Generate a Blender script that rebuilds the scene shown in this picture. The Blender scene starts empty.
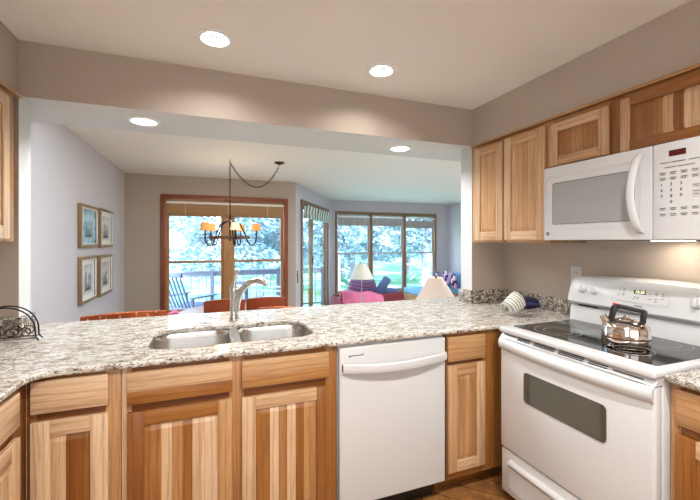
import bpy, bmesh, math, random
from mathutils import Vector, Matrix, Euler
PI = math.pi
random.seed(7)
SC = bpy.context.scene
C = SC.collection

# ------------------------------------------------------------------ camera
cam = bpy.data.cameras.new('camera'); cam.sensor_width = 36; cam.lens = 369/700*36; cam.shift_y = -9.0/700
cam.clip_start = .05; cam.clip_end = 300
co = bpy.data.objects.new('camera', cam); C.objects.link(co); SC.camera = co
co.location = (0, 0, 1.384); co.rotation_euler = (PI/2, 0, -.3632)

# ------------------------------------------------------------------ sky, sun, exposure, large lights
SC.view_settings.view_transform = 'Standard'; SC.view_settings.look = 'None'
SC.view_settings.gamma = 1; SC.view_settings.use_curve_mapping = False
SC.view_settings.exposure = 0.30
w = bpy.data.worlds.new('sky'); SC.world = w; w.use_nodes = True
nt = w.node_tree; nt.nodes.clear()
wo = nt.nodes.new('ShaderNodeOutputWorld'); bg = nt.nodes.new('ShaderNodeBackground')
tc = nt.nodes.new('ShaderNodeTexCoord'); sx = nt.nodes.new('ShaderNodeSeparateXYZ')
rp = nt.nodes.new('ShaderNodeValToRGB')
rp.color_ramp.elements[0].position = .0; rp.color_ramp.elements[0].color = (.88, .95, 1, 1)
rp.color_ramp.elements[1].position = .7; rp.color_ramp.elements[1].color = (.42, .66, 1, 1)
nt.links.new(tc.outputs['Generated'], sx.inputs[0]); nt.links.new(sx.outputs['Z'], rp.inputs[0])
nt.links.new(rp.outputs[0], bg.inputs[0]); bg.inputs[1].default_value = 9.0
nt.links.new(bg.outputs[0], wo.inputs[0])

def light(name, kind, loc, rot, power, color=(1, 1, 1), size=.1, sizey=None, **kw):
    l = bpy.data.lights.new(name, kind); l.energy = power; l.color = color
    if kind == 'AREA':
        l.size = size
        if sizey: l.shape = 'RECTANGLE'; l.size_y = sizey
        else: l.shape = 'DISK'
    elif kind == 'SUN': l.angle = size
    else: l.shadow_soft_size = size
    for k, v in kw.items(): setattr(l, k, v)
    o = bpy.data.objects.new(name, l); C.objects.link(o); o.location = loc; o.rotation_euler = rot
    return o
light('sun', 'SUN', (0, -5, 20), Euler((math.radians(48), 0, math.radians(-25))), 9.0, (1, .98, .94), .03)
# added fill light behind the camera; the rear wall is solid
light('rear_fill_light', 'AREA', (.4, -2.45, 1.35), Euler((PI/2, 0, 0)), 25, (.95, .98, 1), 2.6, 1.6)
# added fill light at the left wall behind the camera; no doorway there
light('side_fill_light', 'AREA', (-1.08, -1.1, 1.45), Euler((PI/2+.15, 0, -PI/2)), 19, (.95, .98, 1), 1.2, 1.5)

# added soft fill lights for dining and living rooms, unseen past the header
light('dining_fill_light', 'AREA', (.45, 3.1, 2.36), Euler((0, 0, 0)), 36, (.88, .94, 1), 1.8, .45)
light('living_fill_light', 'AREA', (3.9, 4.2, 2.36), Euler((0, 0, 0)), 85, (.80, .90, 1), 1.5, 1.5)
# ------------------------------------------------------------------ node helpers and materials
def mat(name, col=(.8, .8, .8), rough=.5, metal=0., **kw):
    m = bpy.data.materials.new(name); m.use_nodes = True
    b = m.node_tree.nodes['Principled BSDF']
    b.inputs['Base Color'].default_value = (*col, 1); b.inputs['Roughness'].default_value = rough
    b.inputs['Metallic'].default_value = metal
    for k, v in kw.items(): b.inputs[k.replace('_', ' ')].default_value = v
    return m
class NT:
    def __init__(s, m): s.t = m.node_tree; s.b = s.t.nodes['Principled BSDF']
    def n(s, kind, **inp):
        x = s.t.nodes.new('ShaderNode'+kind)
        for k, v in inp.items():
            k = k.replace('_', ' ')
            if k in x.inputs.keys(): 
                if isinstance(v, bpy.types.NodeSocket): s.t.links.new(v, x.inputs[k])
                else: x.inputs[k].default_value = v
            else: setattr(x, k.replace(' ', '_'), v)
        return x
    def l(s, a, b): s.t.links.new(a, b)
    def ramp(s, fac, stops, interp='LINEAR'):
        x = s.t.nodes.new('ShaderNodeValToRGB'); s.l(fac, x.inputs[0]); e = x.color_ramp.elements
        x.color_ramp.interpolation = interp
        while len(e) < len(stops): e.new(.5)
        for q, (p, c) in zip(e, stops):
            q.position = p; q.color = (*c, 1) if len(c) == 3 else c
        return x.outputs[0]
    def mix(s, f, a, b, mode='MIX'):
        x = s.t.nodes.new('ShaderNodeMix'); x.data_type = 'RGBA'; x.blend_type = mode
        for v, i in ((f, 0), (a, 6), (b, 7)):
            if isinstance(v, bpy.types.NodeSocket): s.l(v, x.inputs[i])
            else: x.inputs[i].default_value = v if i == 0 else (*v, 1)
        return x.outputs[2]
    def math(s, op, a, b=0.):
        x = s.t.nodes.new('ShaderNodeMath'); x.operation = op
        for v, i in ((a, 0), (b, 1)):
            if isinstance(v, bpy.types.NodeSocket): s.l(v, x.inputs[i])
            else: x.inputs[i].default_value = v
        return x.outputs[0]
    def bump(s, h, strength=.2, dist=.002):
        x = s.n('Bump', Height=h, Strength=strength, Distance=dist); s.l(x.outputs[0], s.b.inputs['Normal'])
    def obj(s): return s.t.nodes.new('ShaderNodeTexCoord').outputs['Object']

def paint(name, col, b=.35):
    m = mat(name, col, .62); t = NT(m)
    geo = t.t.nodes.new('ShaderNodeNewGeometry').outputs['Position']
    n = t.n('TexNoise', Vector=geo, Scale=95., Detail=3.)
    t.bump(n.outputs[0], b, .003)
    return m
M = {}
M['wall'] = paint('taupe_wall_paint', (.45, .38, .315))
M['trim'] = paint('white_wall_paint', (.60, .60, .585), .25)
M['ceil'] = paint('cream_ceiling_paint', (.84, .80, .74), .3)
M['daylit_wall'] = paint('grey_blue_daylit_wall', (.56, .54, .56), .3)  # cool window daylight put into the wall colour

def hickory():
    m = mat('hickory', (.6, .4, .2), .34); t = NT(m)
    tone = t.n('Attribute', attribute_name='tone').outputs['Fac']
    uv = t.n('UVMap', uv_map='grain').outputs[0]
    mp = t.n('Mapping', Vector=uv, Scale=(1.6, 17., 1)).outputs[0]
    n1 = t.n('TexNoise', Vector=mp, Scale=1.2, Detail=5., Roughness=.55, Distortion=.6).outputs[0]
    mp2 = t.n('Mapping', Vector=uv, Scale=(5., 120., 1)).outputs[0]
    n2 = t.n('TexNoise', Vector=mp2, Scale=1.5, Detail=3.).outputs[0]
    mp3 = t.n('Mapping', Vector=uv, Scale=(1.0, 7., 1)).outputs[0]
    wv = t.n('TexWave', Vector=mp3, Scale=1.6, Distortion=5., Detail=2., Detail_Scale=.8)
    wv.wave_type = 'RINGS'
    base = t.ramp(tone, [(0, (.74, .56, .385)), (.25, (.55, .33, .16)), (.5, (.37, .16, .04)), (.7, (.22, .075, .014)), (1, (.09, .024, .005))])
    g = t.ramp(n1, [(.3, (.70, .58, .46)), (.5, (1, 1, 1)), (.7, (1.12, 1.12, 1.08))])
    c = t.mix(.75, base, g, 'MULTIPLY')
    g2 = t.ramp(n2, [(.35, (.76, .66, .55)), (.6, (1, 1, 1))])
    c = t.mix(.6, c, g2, 'MULTIPLY')
    g3 = t.ramp(wv.outputs[0], [(0, (.80, .66, .5)), (.25, (1, 1, 1))])
    c = t.mix(.7, c, g3, 'MULTIPLY')
    t.l(c, t.b.inputs['Base Color']); t.bump(n2, .12, .001)
    t.b.inputs['Coat Weight'].default_value = .25; t.b.inputs['Coat Roughness'].default_value = .25
    return m
M['wood'] = hickory()

def granite(name, k=1., br=0.):
    m = mat(name, (.6, .55, .5), .12, IOR=1.6); t = NT(m)
    o = t.obj()
    mp = t.n('Mapping', Vector=o, Scale=(1., 2.1, 1.6), Rotation=(0, 0, .25)).outputs[0]
    big = t.n('TexNoise', Vector=mp, Scale=17., Detail=5., Roughness=.7).outputs[0]
    mid = t.n('TexNoise', Vector=mp, Scale=52., Detail=4., Roughness=.65, Distortion=.4).outputs[0]
    fin = t.n('TexNoise', Vector=mp, Scale=88., Detail=3., Roughness=.6).outputs[0]
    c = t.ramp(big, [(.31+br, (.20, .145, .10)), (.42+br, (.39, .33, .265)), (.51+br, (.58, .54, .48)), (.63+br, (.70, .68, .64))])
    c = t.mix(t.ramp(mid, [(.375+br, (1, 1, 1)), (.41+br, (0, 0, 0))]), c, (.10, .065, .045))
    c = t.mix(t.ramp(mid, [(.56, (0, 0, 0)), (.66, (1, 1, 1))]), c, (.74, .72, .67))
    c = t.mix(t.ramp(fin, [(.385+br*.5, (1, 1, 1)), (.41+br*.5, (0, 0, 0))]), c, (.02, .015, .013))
    t.l(c, t.b.inputs['Base Color'])
    return m
M['granite'] = granite('granite'); M['granite_brown_shaded'] = granite('shaded_brown_granite', 1., .065)  # backsplash is the same stone, its weaker light put into a browner colour
M['white'] = mat('white_enamel', (.64, .655, .665), .22, Coat_Weight=.3, Coat_Roughness=.1)
M['white2'] = mat('white_plastic', (.62, .63, .64), .35)
M['offwhite'] = mat('pale_grey_enamel', (.62, .62, .61), .3)
M['mwglass'] = mat('grey_microwave_window', (.33, .335, .33), .22)
M['ovenglass'] = mat('dark_oven_glass', (.085, .08, .06), .06, Coat_Weight=.5)
M['blackglass'] = mat('black_ceramic_glass', (.012, .010, .009), .07)
M['ring'] = mat('burner_ring_print', (.45, .44, .42), .2)
M['black'] = mat('black_plastic', (.012, .012, .012), .35)
M['slot'] = mat('dark_slot', (.01, .01, .01), .6)
M['ink'] = mat('dark_grey_print', (.10, .10, .10), .5)
M['keygrey'] = mat('light_grey_key', (.52, .52, .50), .5)
M['red_lcd'] = mat('dark_red_display', (.09, .012, .01), .15)
M['red'] = mat('red_plastic', (.7, .05, .02), .35)
M['steel'] = mat('brushed_steel', (.62, .61, .59), .27, 1.)
M['chrome'] = mat('polished_steel', (.80, .74, .68), .06, 1.)
M['nickel'] = mat('satin_nickel', (.60, .58, .55), .24, 1.)
M['iron'] = mat('black_wrought_iron', (.018, .013, .012), .45, .6)
M['bronze'] = mat('bronze_metal', (.06, .03, .015), .4, .7)
M['lens'] = mat('lamp_lens', (1, 1, 1), .4, Emission_Color=(1, .96, .9, 1), Emission_Strength=9.)
M['canwhite'] = mat('white_can_trim', (.82, .82, .80), .35)
M['canin'] = mat('grey_can_reflector', (.10, .105, .11), .35, .6)
M['display'] = mat('green_digits', (.8, .9, .6), .4, Emission_Color=(.8, .95, .55, 1), Emission_Strength=1.2)

def wood(name, a, b, rough=.4, sc=(2, 30, 30)):
    m = mat(name, a, rough); t = NT(m)
    mp = t.n('Mapping', Vector=t.obj(), Scale=sc).outputs[0]
    n = t.n('TexNoise', Vector=mp, Scale=1.5, Detail=4., Distortion=.4).outputs[0]
    t.l(t.ramp(n, [(.3, a), (.7, b)]), t.b.inputs['Base Color']); return m
M['redwood'] = wood('red_stained_casing', (.20, .05, .02), (.32, .085, .03), .35, (20, 20, 2))
M['oak'] = wood('oak_sash', (.42, .20, .075), (.55, .29, .12), .4, (25, 25, 2))
M['oakdark'] = wood('brown_oak_casing', (.20, .105, .05), (.30, .16, .08), .4, (25, 25, 2))
M['darkwood'] = wood('dark_ring_wood', (.09, .045, .02), (.16, .08, .035), .5, (20, 20, 20))
M['vinyl'] = mat('grey_vinyl_sash', (.48, .46, .45), .4)
M['whitesash'] = mat('pale_sash', (.7, .7, .72), .4)

def woven(name, a, b, s=60):
    m = mat(name, a, .8); t = NT(m)
    wv = t.n('TexWave', Vector=t.obj(), Scale=float(s), Distortion=.6, Detail=2.); wv.bands_direction = 'Z'
    t.l(t.ramp(wv.outputs[0], [(.2, a), (.8, b)]), t.b.inputs['Base Color']); t.bump(wv.outputs[0], .3, .003); return m
M['bamboo'] = woven('tan_woven_shade', (.34, .19, .085), (.50, .31, .15), 40)
M['greyshade'] = woven('grey_pleated_shade', (.36, .34, .32), (.52, .50, .48), 30)
M['shadewhite'] = mat('white_shade_cloth', (.85, .83, .78), .7)

def floor_mat():
    m = mat('brown_floor', (.2, .1, .04), .28); t = NT(m)
    o = t.obj()
    mp = t.n('Mapping', Vector=o, Rotation=(0, 0, .78)).outputs[0]
    br = t.n('TexBrick', Vector=mp, Scale=1., Color1=(.38, .18, .06, 1), Color2=(.27, .115, .036, 1), Mortar=(.05, .025, .012, 1))
    br.inputs['Mortar Size'].default_value = .003; br.inputs['Brick Width'].default_value = .9; br.inputs['Row Height'].default_value = .12
    n = t.n('TexNoise', Vector=o, Scale=14., Detail=6., Roughness=.7).outputs[0]
    c = t.mix(.8, br.outputs[0], t.ramp(n, [(.35, (.45, .4, .35)), (.6, (1.2, 1.15, 1.1))]), 'MULTIPLY')
    t.l(c, t.b.inputs['Base Color']); t.bump(n, .1, .003); return m
M['floor'] = floor_mat()
M['carpet'] = mat('beige_carpet', (.62, .57, .50), .95)

def glass():
    m = bpy.data.materials.new('window_glass'); m.use_nodes = True; t = m.node_tree; t.nodes.clear()
    o = t.nodes.new('ShaderNodeOutputMaterial'); mx = t.nodes.new('ShaderNodeMixShader')
    tr = t.nodes.new('ShaderNodeBsdfTransparent'); gl = t.nodes.new('ShaderNodeBsdfGlossy'); gl.inputs['Roughness'].default_value = .02
    tr.inputs[0].default_value = (.93, .97, 1, 1)
    lw = t.nodes.new('ShaderNodeLayerWeight'); lw.inputs[0].default_value = .5; pw = t.nodes.new('ShaderNodeMath'); pw.operation = 'POWER'; pw.inputs[1].default_value = 5.
    t.links.new(lw.outputs['Facing'], pw.inputs[0]); fr = t.nodes.new('ShaderNodeMath'); fr.operation = 'MULTIPLY_ADD'; fr.inputs[1].default_value = .5; fr.inputs[2].default_value = .03; t.links.new(pw.outputs[0], fr.inputs[0])
    t.links.new(fr.outputs[0], mx.inputs[0]); t.links.new(tr.outputs[0], mx.inputs[1]); t.links.new(gl.outputs[0], mx.inputs[2])
    t.links.new(mx.outputs[0], o.inputs[0]); return m
M['glass'] = glass()

# ------------------------------------------------------------------ mesh builder
class MB:
    def __init__(s):
        s.bm = bmesh.new(); s.tone = s.bm.faces.layers.float.new('tone'); s.uv = s.bm.loops.layers.uv.new('grain')
    def add(s, fn, mi=0, tone=0., uvfn=None, smooth=True):
        t = bmesh.new(); tl = t.faces.layers.float.new('tone'); ul = t.loops.layers.uv.new('grain')
        fn(t)
        for f in t.faces:
            f.material_index = mi; f[tl] = tone; f.smooth = smooth
            if uvfn:
                for l in f.loops: l[ul].uv = uvfn(l.vert.co, f.normal)
        bmesh.ops.recalc_face_normals(t, faces=t.faces[:])
        me = bpy.data.meshes.new('t'); t.to_mesh(me); t.free(); s.bm.from_mesh(me); bpy.data.meshes.remove(me)
        return s
    def box(s, x0, x1, y0, y1, z0, z1, bev=0., mi=0, tone=0., grain=None, segs=2):
        def fn(t):
            v = [t.verts.new((x, y, z)) for x in (x0, x1) for y in (y0, y1) for z in (z0, z1)]
            for q in ((0, 1, 3, 2), (4, 6, 7, 5), (0, 4, 5, 1), (2, 3, 7, 6), (0, 2, 6, 4), (1, 5, 7, 3)):
                t.faces.new([v[i] for i in q])
            if bev: bmesh.ops.bevel(t, geom=t.edges[:], offset=min(bev, .45*min(abs(x1-x0), abs(y1-y0), abs(z1-z0))), segments=segs, affect='EDGES', profile=.5)
        ox, oy = random.uniform(0, 40), random.uniform(0, 40)
        if grain == 'x': uf = lambda c, n: (c.x+ox, c.z+c.y+oy)
        elif grain == 'y': uf = lambda c, n: (c.y+ox, c.z+c.x+oy)
        else: uf = lambda c, n: (c.z+ox, c.x+c.y+oy)
        return s.add(fn, mi, tone, uf)
    def poly(s, verts, faces, mi=0, tone=0., smooth=True):
        def fn(t):
            v = [t.verts.new(p) for p in verts]
            for f in faces:
                try: t.faces.new([v[i] for i in f])
                except ValueError: pass
        return s.add(fn, mi, tone, None, smooth)
    def lathe(s, prof, cx=0, cy=0, n=32, mi=0, mtx=None, cap=True):
        vs = []; fs = []; m = len(prof)
        for r, z in prof:
            for k in range(n):
                a = 2*PI*k/n; p = Vector((r*math.cos(a), r*math.sin(a), z))
                p = mtx @ p if mtx else p+Vector((cx, cy, 0)); vs.append(p)
        for i in range(m-1):
            for k in range(n):
                k2 = (k+1) % n; fs.append((i*n+k, i*n+k2, (i+1)*n+k2, (i+1)*n+k))
        if cap: fs.append(tuple(range(n))); fs.append(tuple(range((m-1)*n, m*n)))
        return s.poly(vs, fs, mi)
    def cyl(s, p0, p1, r0, r1=None, n=16, mi=0):
        p0 = Vector(p0); p1 = Vector(p1); r1 = r0 if r1 is None else r1
        d = p1-p0; q = d.to_track_quat('Z', 'Y').to_matrix().to_4x4(); mt = Matrix.Translation(p0) @ q
        return s.lathe([(r0, 0), (r1, d.length)], n=n, mi=mi, mtx=mt)
    def tube(s, pts, r, n=8, mi=0, closed=False):
        pts = [Vector(p) for p in pts]; N = len(pts); vs = []; fs = []
        R_ = r if isinstance(r, (list, tuple)) else [r]*N
        prev = None
        for i, p in enumerate(pts):
            a = pts[(i-1) % N] if (closed or i > 0) else p; b = pts[(i+1) % N] if (closed or i < N-1) else p
            d = (b-a).normalized()
            if prev is None:
                u = d.orthogonal().normalized()
            else:
                u = (prev-d*prev.dot(d))
                u = u.normalized() if u.length > 1e-6 else d.orthogonal().normalized()
            prev = u; v = d.cross(u)
            for k in range(n):
                t = 2*PI*k/n; vs.append(p+(u*math.cos(t)+v*math.sin(t))*R_[i])
        for i in range(N if closed else N-1):
            j = (i+1) % N
            for k in range(n):
                k2 = (k+1) % n; fs.append((i*n+k, i*n+k2, j*n+k2, j*n+k))
        if not closed: fs.append(tuple(range(n))); fs.append(tuple(range((N-1)*n, N*n)))
        return s.poly(vs, fs, mi)
    def prism(s, poly, a0, a1, axis='x', mi=0, bev=0.):
        # poly of (u,v); axis x: (a,u,v); y: (u,a,v); z: (u,v,a)
        mk = {'x': lambda a, u, v: (a, u, v), 'y': lambda a, u, v: (u, a, v), 'z': lambda a, u, v: (u, v, a)}[axis]
        n = len(poly)
        def fn(t):
            v = [t.verts.new(mk(a, *p)) for a in (a0, a1) for p in poly]
            t.faces.new(v[:n]); t.faces.new(v[n:])
            for i in range(n): t.faces.new((v[i], v[(i+1) % n], v[n+(i+1) % n], v[n+i]))
            if bev: bmesh.ops.bevel(t, geom=t.edges[:], offset=bev, segments=2, affect='EDGES', profile=.5)
        return s.add(fn, mi)
    def build(s, name, mats, parent=None, loc=(0, 0, 0), rot=(0, 0, 0), angle=40):
        me = bpy.data.meshes.new(name); s.bm.to_mesh(me); s.bm.free()
        for m in (mats if isinstance(mats, (list, tuple)) else [mats]): me.materials.append(M[m] if isinstance(m, str) else m)
        me.set_sharp_from_angle(angle=math.radians(angle))
        o = bpy.data.objects.new(name, me); C.objects.link(o); o.parent = parent; o.location = loc; o.rotation_euler = rot
        return o
def thing(name, label, cat, loc=(0, 0, 0), rotz=0., group=None):
    o = bpy.data.objects.new(name, None); C.objects.link(o); o.location = loc; o.rotation_euler = (0, 0, rotz)
    o.empty_display_size = .05
    return tag(o, label, cat, group)
def tag(o, label, cat, group=None, kind=None):
    o['label'] = label; o['category'] = cat
    if group: o['group'] = group
    if kind: o['kind'] = kind
    return o
def struct(o): o['kind'] = 'structure'; return o
def senv(name, loc=(0, 0, 0), rotz=0.):
    o = bpy.data.objects.new(name, None); C.objects.link(o); o.location = loc; o.rotation_euler = (0, 0, rotz); o['kind'] = 'structure'; return o
def text(name, s, size, mt, parent, loc, rot, bold=0.):
    cu = bpy.data.curves.new('t', 'FONT'); cu.body = s; cu.size = size; cu.align_x = 'CENTER'; cu.align_y = 'CENTER'; cu.extrude = .0003; cu.offset = bold
    cu.resolution_u = 3
    o = bpy.data.objects.new('t', cu); C.objects.link(o)
    me = bpy.data.meshes.new_from_object(o.evaluated_get(bpy.context.evaluated_depsgraph_get()))
    bpy.data.objects.remove(o); me.name = name; me.materials.clear(); me.materials.append(M[mt])
    r = bpy.data.objects.new(name, me); C.objects.link(r); r.parent = parent; r.location = loc; r.rotation_euler = rot; return r
def copy_tree(o, parent=None):
    c = o.copy(); C.objects.link(c); c.parent = parent
    for ch in list(o.children): copy_tree(ch, c)
    return c

# ------------------------------------------------------------------ measures of the place
XL, XR = -1.16, 2.16          # kitchen side walls
JL, JR = -.88, 1.853           # opening between the stub walls
YB, YJ, YBB = 2.28, 2.41, 2.75  # beam front, stub wall back, beam back
ZC, ZS = 2.375, 2.098           # ceiling, soffit underside
ZT = .912                     # counter top
CANS_K = [(.024, 1.925), (.932, 1.94), (.024, .3), (.932, .3)]
CANS_B = [(-.367, 2.49), (1.371, 2.52)]

# ------------------------------------------------------------------ shell
def slab_with_holes(name, x0, x1, y0, y1, z0, z1, holes, r, mats):
    b = MB().box(x0, x1, y0, y1, z0, z1); o = b.build(name, mats)
    flat = lambda me: [setattr(p, 'use_smooth', False) for p in me.polygons]
    if holes:
        cb = MB()
        for hx, hy in holes: cb.cyl((hx, hy, z0-.05), (hx, hy, z0+.06), r, n=40)
        c = cb.build('cut', mats)
        md = o.modifiers.new('b', 'BOOLEAN'); md.object = c; md.operation = 'DIFFERENCE'; md.solver = 'EXACT'
        me = bpy.data.meshes.new_from_object(o.evaluated_get(bpy.context.evaluated_depsgraph_get()))
        o.modifiers.clear(); o.data = me; me.name = name; bpy.data.objects.remove(c)
    flat(o.data)
    return struct(o)
slab_with_holes('ceiling', -1.3, 6.2, -2.7, 8.6, ZC, ZC+.12, CANS_K, .072, ['ceil'])
# header between kitchen and dining room: tan face, white underside
hb = slab_with_holes('wall_header', XL, XR, YB, YBB, ZS, ZC, CANS_B, .072, ['wall', 'trim'])
for p in hb.data.polygons:
    if p.normal.z < -.5: p.material_index = 1
struct(MB().box(-1.3, 2.3, -2.7, 2.42, -.3, 0).build('floor', 'floor'))
struct(MB().box(-1.3, 6.2, 2.42, 8.6, -.3, -.2).build('floor_living', 'carpet'))
def wall(name, *a, m='wall'): return struct(MB().box(*a).build(name, m))
wall('wall_left', XL-.12, XL, -2.6, YJ, 0, ZC)
wall('wall_left_dining', XL-.12, XL, YJ, 6.3, -.3, ZC, m='daylit_wall')
wall('wall_right', XR, XR+.12, -2.6, YJ, 0, ZC)
wall('wall_living_front', XR+.12, 6.18, YJ-.12, YJ, -.3, ZC)
wall('wall_living_right', 6.06, 6.18, YJ, 8.57, -.3, ZC, m='daylit_wall')
wall('wall_left_soffit', XL, JL, -2.6, YB, ZS, ZC)
wall('wall_right_soffit', JR, XR, -2.6, YB, ZS, ZC)
wall('wall_rear', XL-.12, XR+.12, -2.72, -2.6, 0, ZC)
for nm, a, b in (('wall_left_stub', XL, JL), ('wall_right_stub', JR, XR)):
    o = wall(nm, a, b, YB, YJ, 0, ZS)
    o.data.materials.append(M['trim'])
    for p in o.data.polygons:
        if abs(p.normal.x) > .5: p.material_index = 1

def wall_hole(name, L, T, z0, z1, holes, m, loc, rotz):
    # a wall of length L along local x, room side at local y=0, thickness to +y, with rectangular holes (x0,x1,z0,z1)
    b = MB(); xs = sorted(holes); cur = 0
    for (a, c, h0, h1) in xs:
        b.box(cur, a, 0, T, z0, z1)
        if h0 > z0: b.box(a, c, 0, T, z0, h0)
        b.box(a, c, 0, T, h1, z1); cur = c
    b.box(cur, L, 0, T, z0, z1)
    return struct(b.build(name, m, None, loc, (0, 0, rotz)))
wall_hole('wall_dining_back', 1.363-XL, .14, -.3, ZC, [(-.64-XL, 1.18-XL, .27, 2.03)], 'wall', (XL, 6.18, 0), 0)
AA = math.atan2(2.27, 1.357)
wall_hole('wall_angled', 2.645, .08, -.3, ZC, [(.33, 2.29, -.22, 2.06)], 'daylit_wall', (1.363, 6.18, 0), AA)
wall_hole('wall_bay', 6.06-2.70, .14, -.3, ZC, [(.16, 2.95, .10, 2.06)], 'daylit_wall', (2.70, 8.45, 0), 0)

# ------------------------------------------------------------------ windows
def window(name, loc, rotz, x0, x1, z0, z1, units, rail, casing, sash, cw=.065, mull=.10, sill=True, sashw=.045):
    r = senv(name, loc, rotz)
    b = MB()
    b.box(x0-cw+.02, x0+.02, -.022, 0, z0-cw, z1+cw-.01, .004).box(x1-.02, x1+cw-.02, -.022, 0, z0-cw, z1+cw-.01, .004)
    b.box(x0-cw+.02, x1+cw-.02, -.024, 0, z1-.01, z1+cw-.01, .004)
    b.box(x0-cw+.02, x1+cw-.02, -.022, 0, z0-cw, z0, .004)
    b.build('casing', casing, r)
    if sill: MB().box(x0-cw-.03, x1+cw+.03, -.07, .02, z0-.015, z0+.015, .006).build('sill', 'oak' if sill == 1 else sill, r)
    fb = MB(); fb.box(x0, x0+.02, 0, .12, z0, z1).box(x1-.02, x1, 0, .12, z0, z1).box(x0, x1, 0, .12, z1-.02, z1).box(x0, x1, 0, .12, z0, z0+.02)
    W = (x1-x0-(units-1)*mull)/units
    for i in range(1, units):
        a = x0+i*W+(i-1)*mull; fb.box(a, a+mull, .0, .12, z0, z1, .004)
    fb.build('frame', sash, r)
    for i in range(units):
        a = x0+i*(W+mull)+(.02 if i == 0 else 0); c = x0+i*(W+mull)+W-(.02 if i == units-1 else 0); s = sashw
        lo = z0+.02; hi = z1-.02
        for nm, y, p, q in (('lower_sash', .03, lo, rail+.02), ('upper_sash', .065, rail-.02, hi)):
            sb = MB(); sb.box(a, a+s, y, y+.03, p, q, .004).box(c-s, c, y, y+.03, p, q, .004).box(a+s, c-s, y, y+.03, p, p+(.045 if nm[0] == 'l' else .03), .004).box(a+s, c-s, y, y+.03, q-.035, q, .004)
            so = sb.build(nm, M['vinyl'] if casing == 'oakdark' else M['oak'], r)
            MB().box(a+s-.005, c-s+.005, y+.013, y+.017, p+.02, q-.02).build('pane', 'glass', so)
    return r
window('window_1', (0, 6.18, 0), 0, -.64, 1.18, .27, 2.03, 2, 1.06, 'redwood', 'oak', .07, .12)
window('window_2', (0, 8.45, 0), 0, 2.86, 5.65, .10, 2.06, 3, 1.075, 'oakdark', 'oakdark', .055, .08, sashw=.035)

# patio door in the angled wall
dr = senv('door_1', (1.363, 6.18, 0), AA)
b = MB(); b.box(.27, .35, -.025, 0, -.3, 2.12, .004).box(2.27, 2.345, -.025, 0, -.3, 2.12, .004).box(.35, 2.27, -.025, 0, 2.05, 2.12, .004)
b.build('casing', 'oakdark', dr)
for x0, x1, y in ((.34, 1.08, .0), (1.0, 2.28, .040)):
    b = MB(); b.box(x0, x0+.08, y, y+.035, -.22, 2.05, .004).box(x1-.08, x1, y, y+.035, -.22, 2.05, .004).box(x0+.09, x1-.09, y, y+.04, 1.96, 2.05, .004).box(x0+.09, x1-.09, y, y+.04, -.22, -.05, .004)
    so = b.build('sliding_panel', 'oakdark', dr)
    MB().box(x0+.085, x1-.085, y+.018, y+.022, -.06, 1.97).build('pane', 'glass', so)
b = MB(); b.tube([(1.04, .03, .95), (1.04, -.01, .95), (1.04, -.015, 1.08), (1.04, .03, 1.08)], .008); b.build('door_handle', 'black', dr)

# roller/roman shades
def shade(label, x0, x1, y, z0, z1, mt, group, cat='window shade', stripe=False, loc=(0, 0, 0), rotz=0, gap=.06, name='roman_shade'):
    t = thing(name, label, cat, loc, rotz, group)
    MB().box(x0, x1, y-.035, y-.005, z1-.035, z1, .004).build('headrail', 'shadewhite', t)
    b = MB(); n = 4; h = (z1-gap-z0)/n
    for i in range(n):
        zz = z0+i*h
        b.prism([(y-.012-.02*(1-i/n), zz), (y-.012, zz+h*.5), (y-.014, zz+h+.004), (y-.004, zz+h+.004), (y-.004, zz)], x0+.005, x1-.005, 'x')
    b.build('folds', mt, t)
    for k in (.15, .5, .85): MB().cyl((x0+(x1-x0)*k, y-.036, z1-.02), (x0+(x1-x0)*k, y-.036, z0+h*.5), .0025, n=6).build('cord', 'shadewhite', t)
    return t
shade('tan woven roman shade pulled up high across both dining room sashes', -.61, 1.15, 6.155, 1.76, 1.985, 'bamboo', None, gap=.035)
for i, (a, c, l) in enumerate(((2.89, 3.72, 'grey shade raised at the top of the leftmost bay window sash'), (3.79, 4.65, 'grey shade raised at the top of the middle bay window sash'), (4.74, 5.62, 'grey shade raised at the top of the rightmost bay window sash'))):
    shade(l, a, c, 8.425, 1.76-.04*(i == 2), 1.99, 'greyshade', 'grey shades on the bay window', gap=.03+.05*(i == 2))
def valance_mat():
    m = mat('striped_valance', (.6, .65, .6), .8); t = NT(m)
    o = t.obj(); wv = t.n('TexWave', Vector=o, Scale=1.6, Distortion=2.5, Detail=2., Detail_Scale=3.)
    t.l(t.ramp(wv.outputs[0], [(.0, (.05, .10, .08)), (.28, (.10, .17, .14)), (.4, (.62, .68, .60)), (1, (.72, .76, .70))]), t.b.inputs['Base Color']); return m
M['valance'] = valance_mat()
t = tag(MB().prism([(0, 1.80), (-.05, 1.80), (-.035, 1.9), (-.06, 2.03), (0, 2.04)], .36, 2.26, 'x').build('window_valance', 'valance', None, (1.363, 6.18, 0), (0, 0, AA)),
        'white fabric valance with dark green bars over the glass patio door', 'valance')
for v in t.data.vertices: v.co.y -= .03

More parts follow.
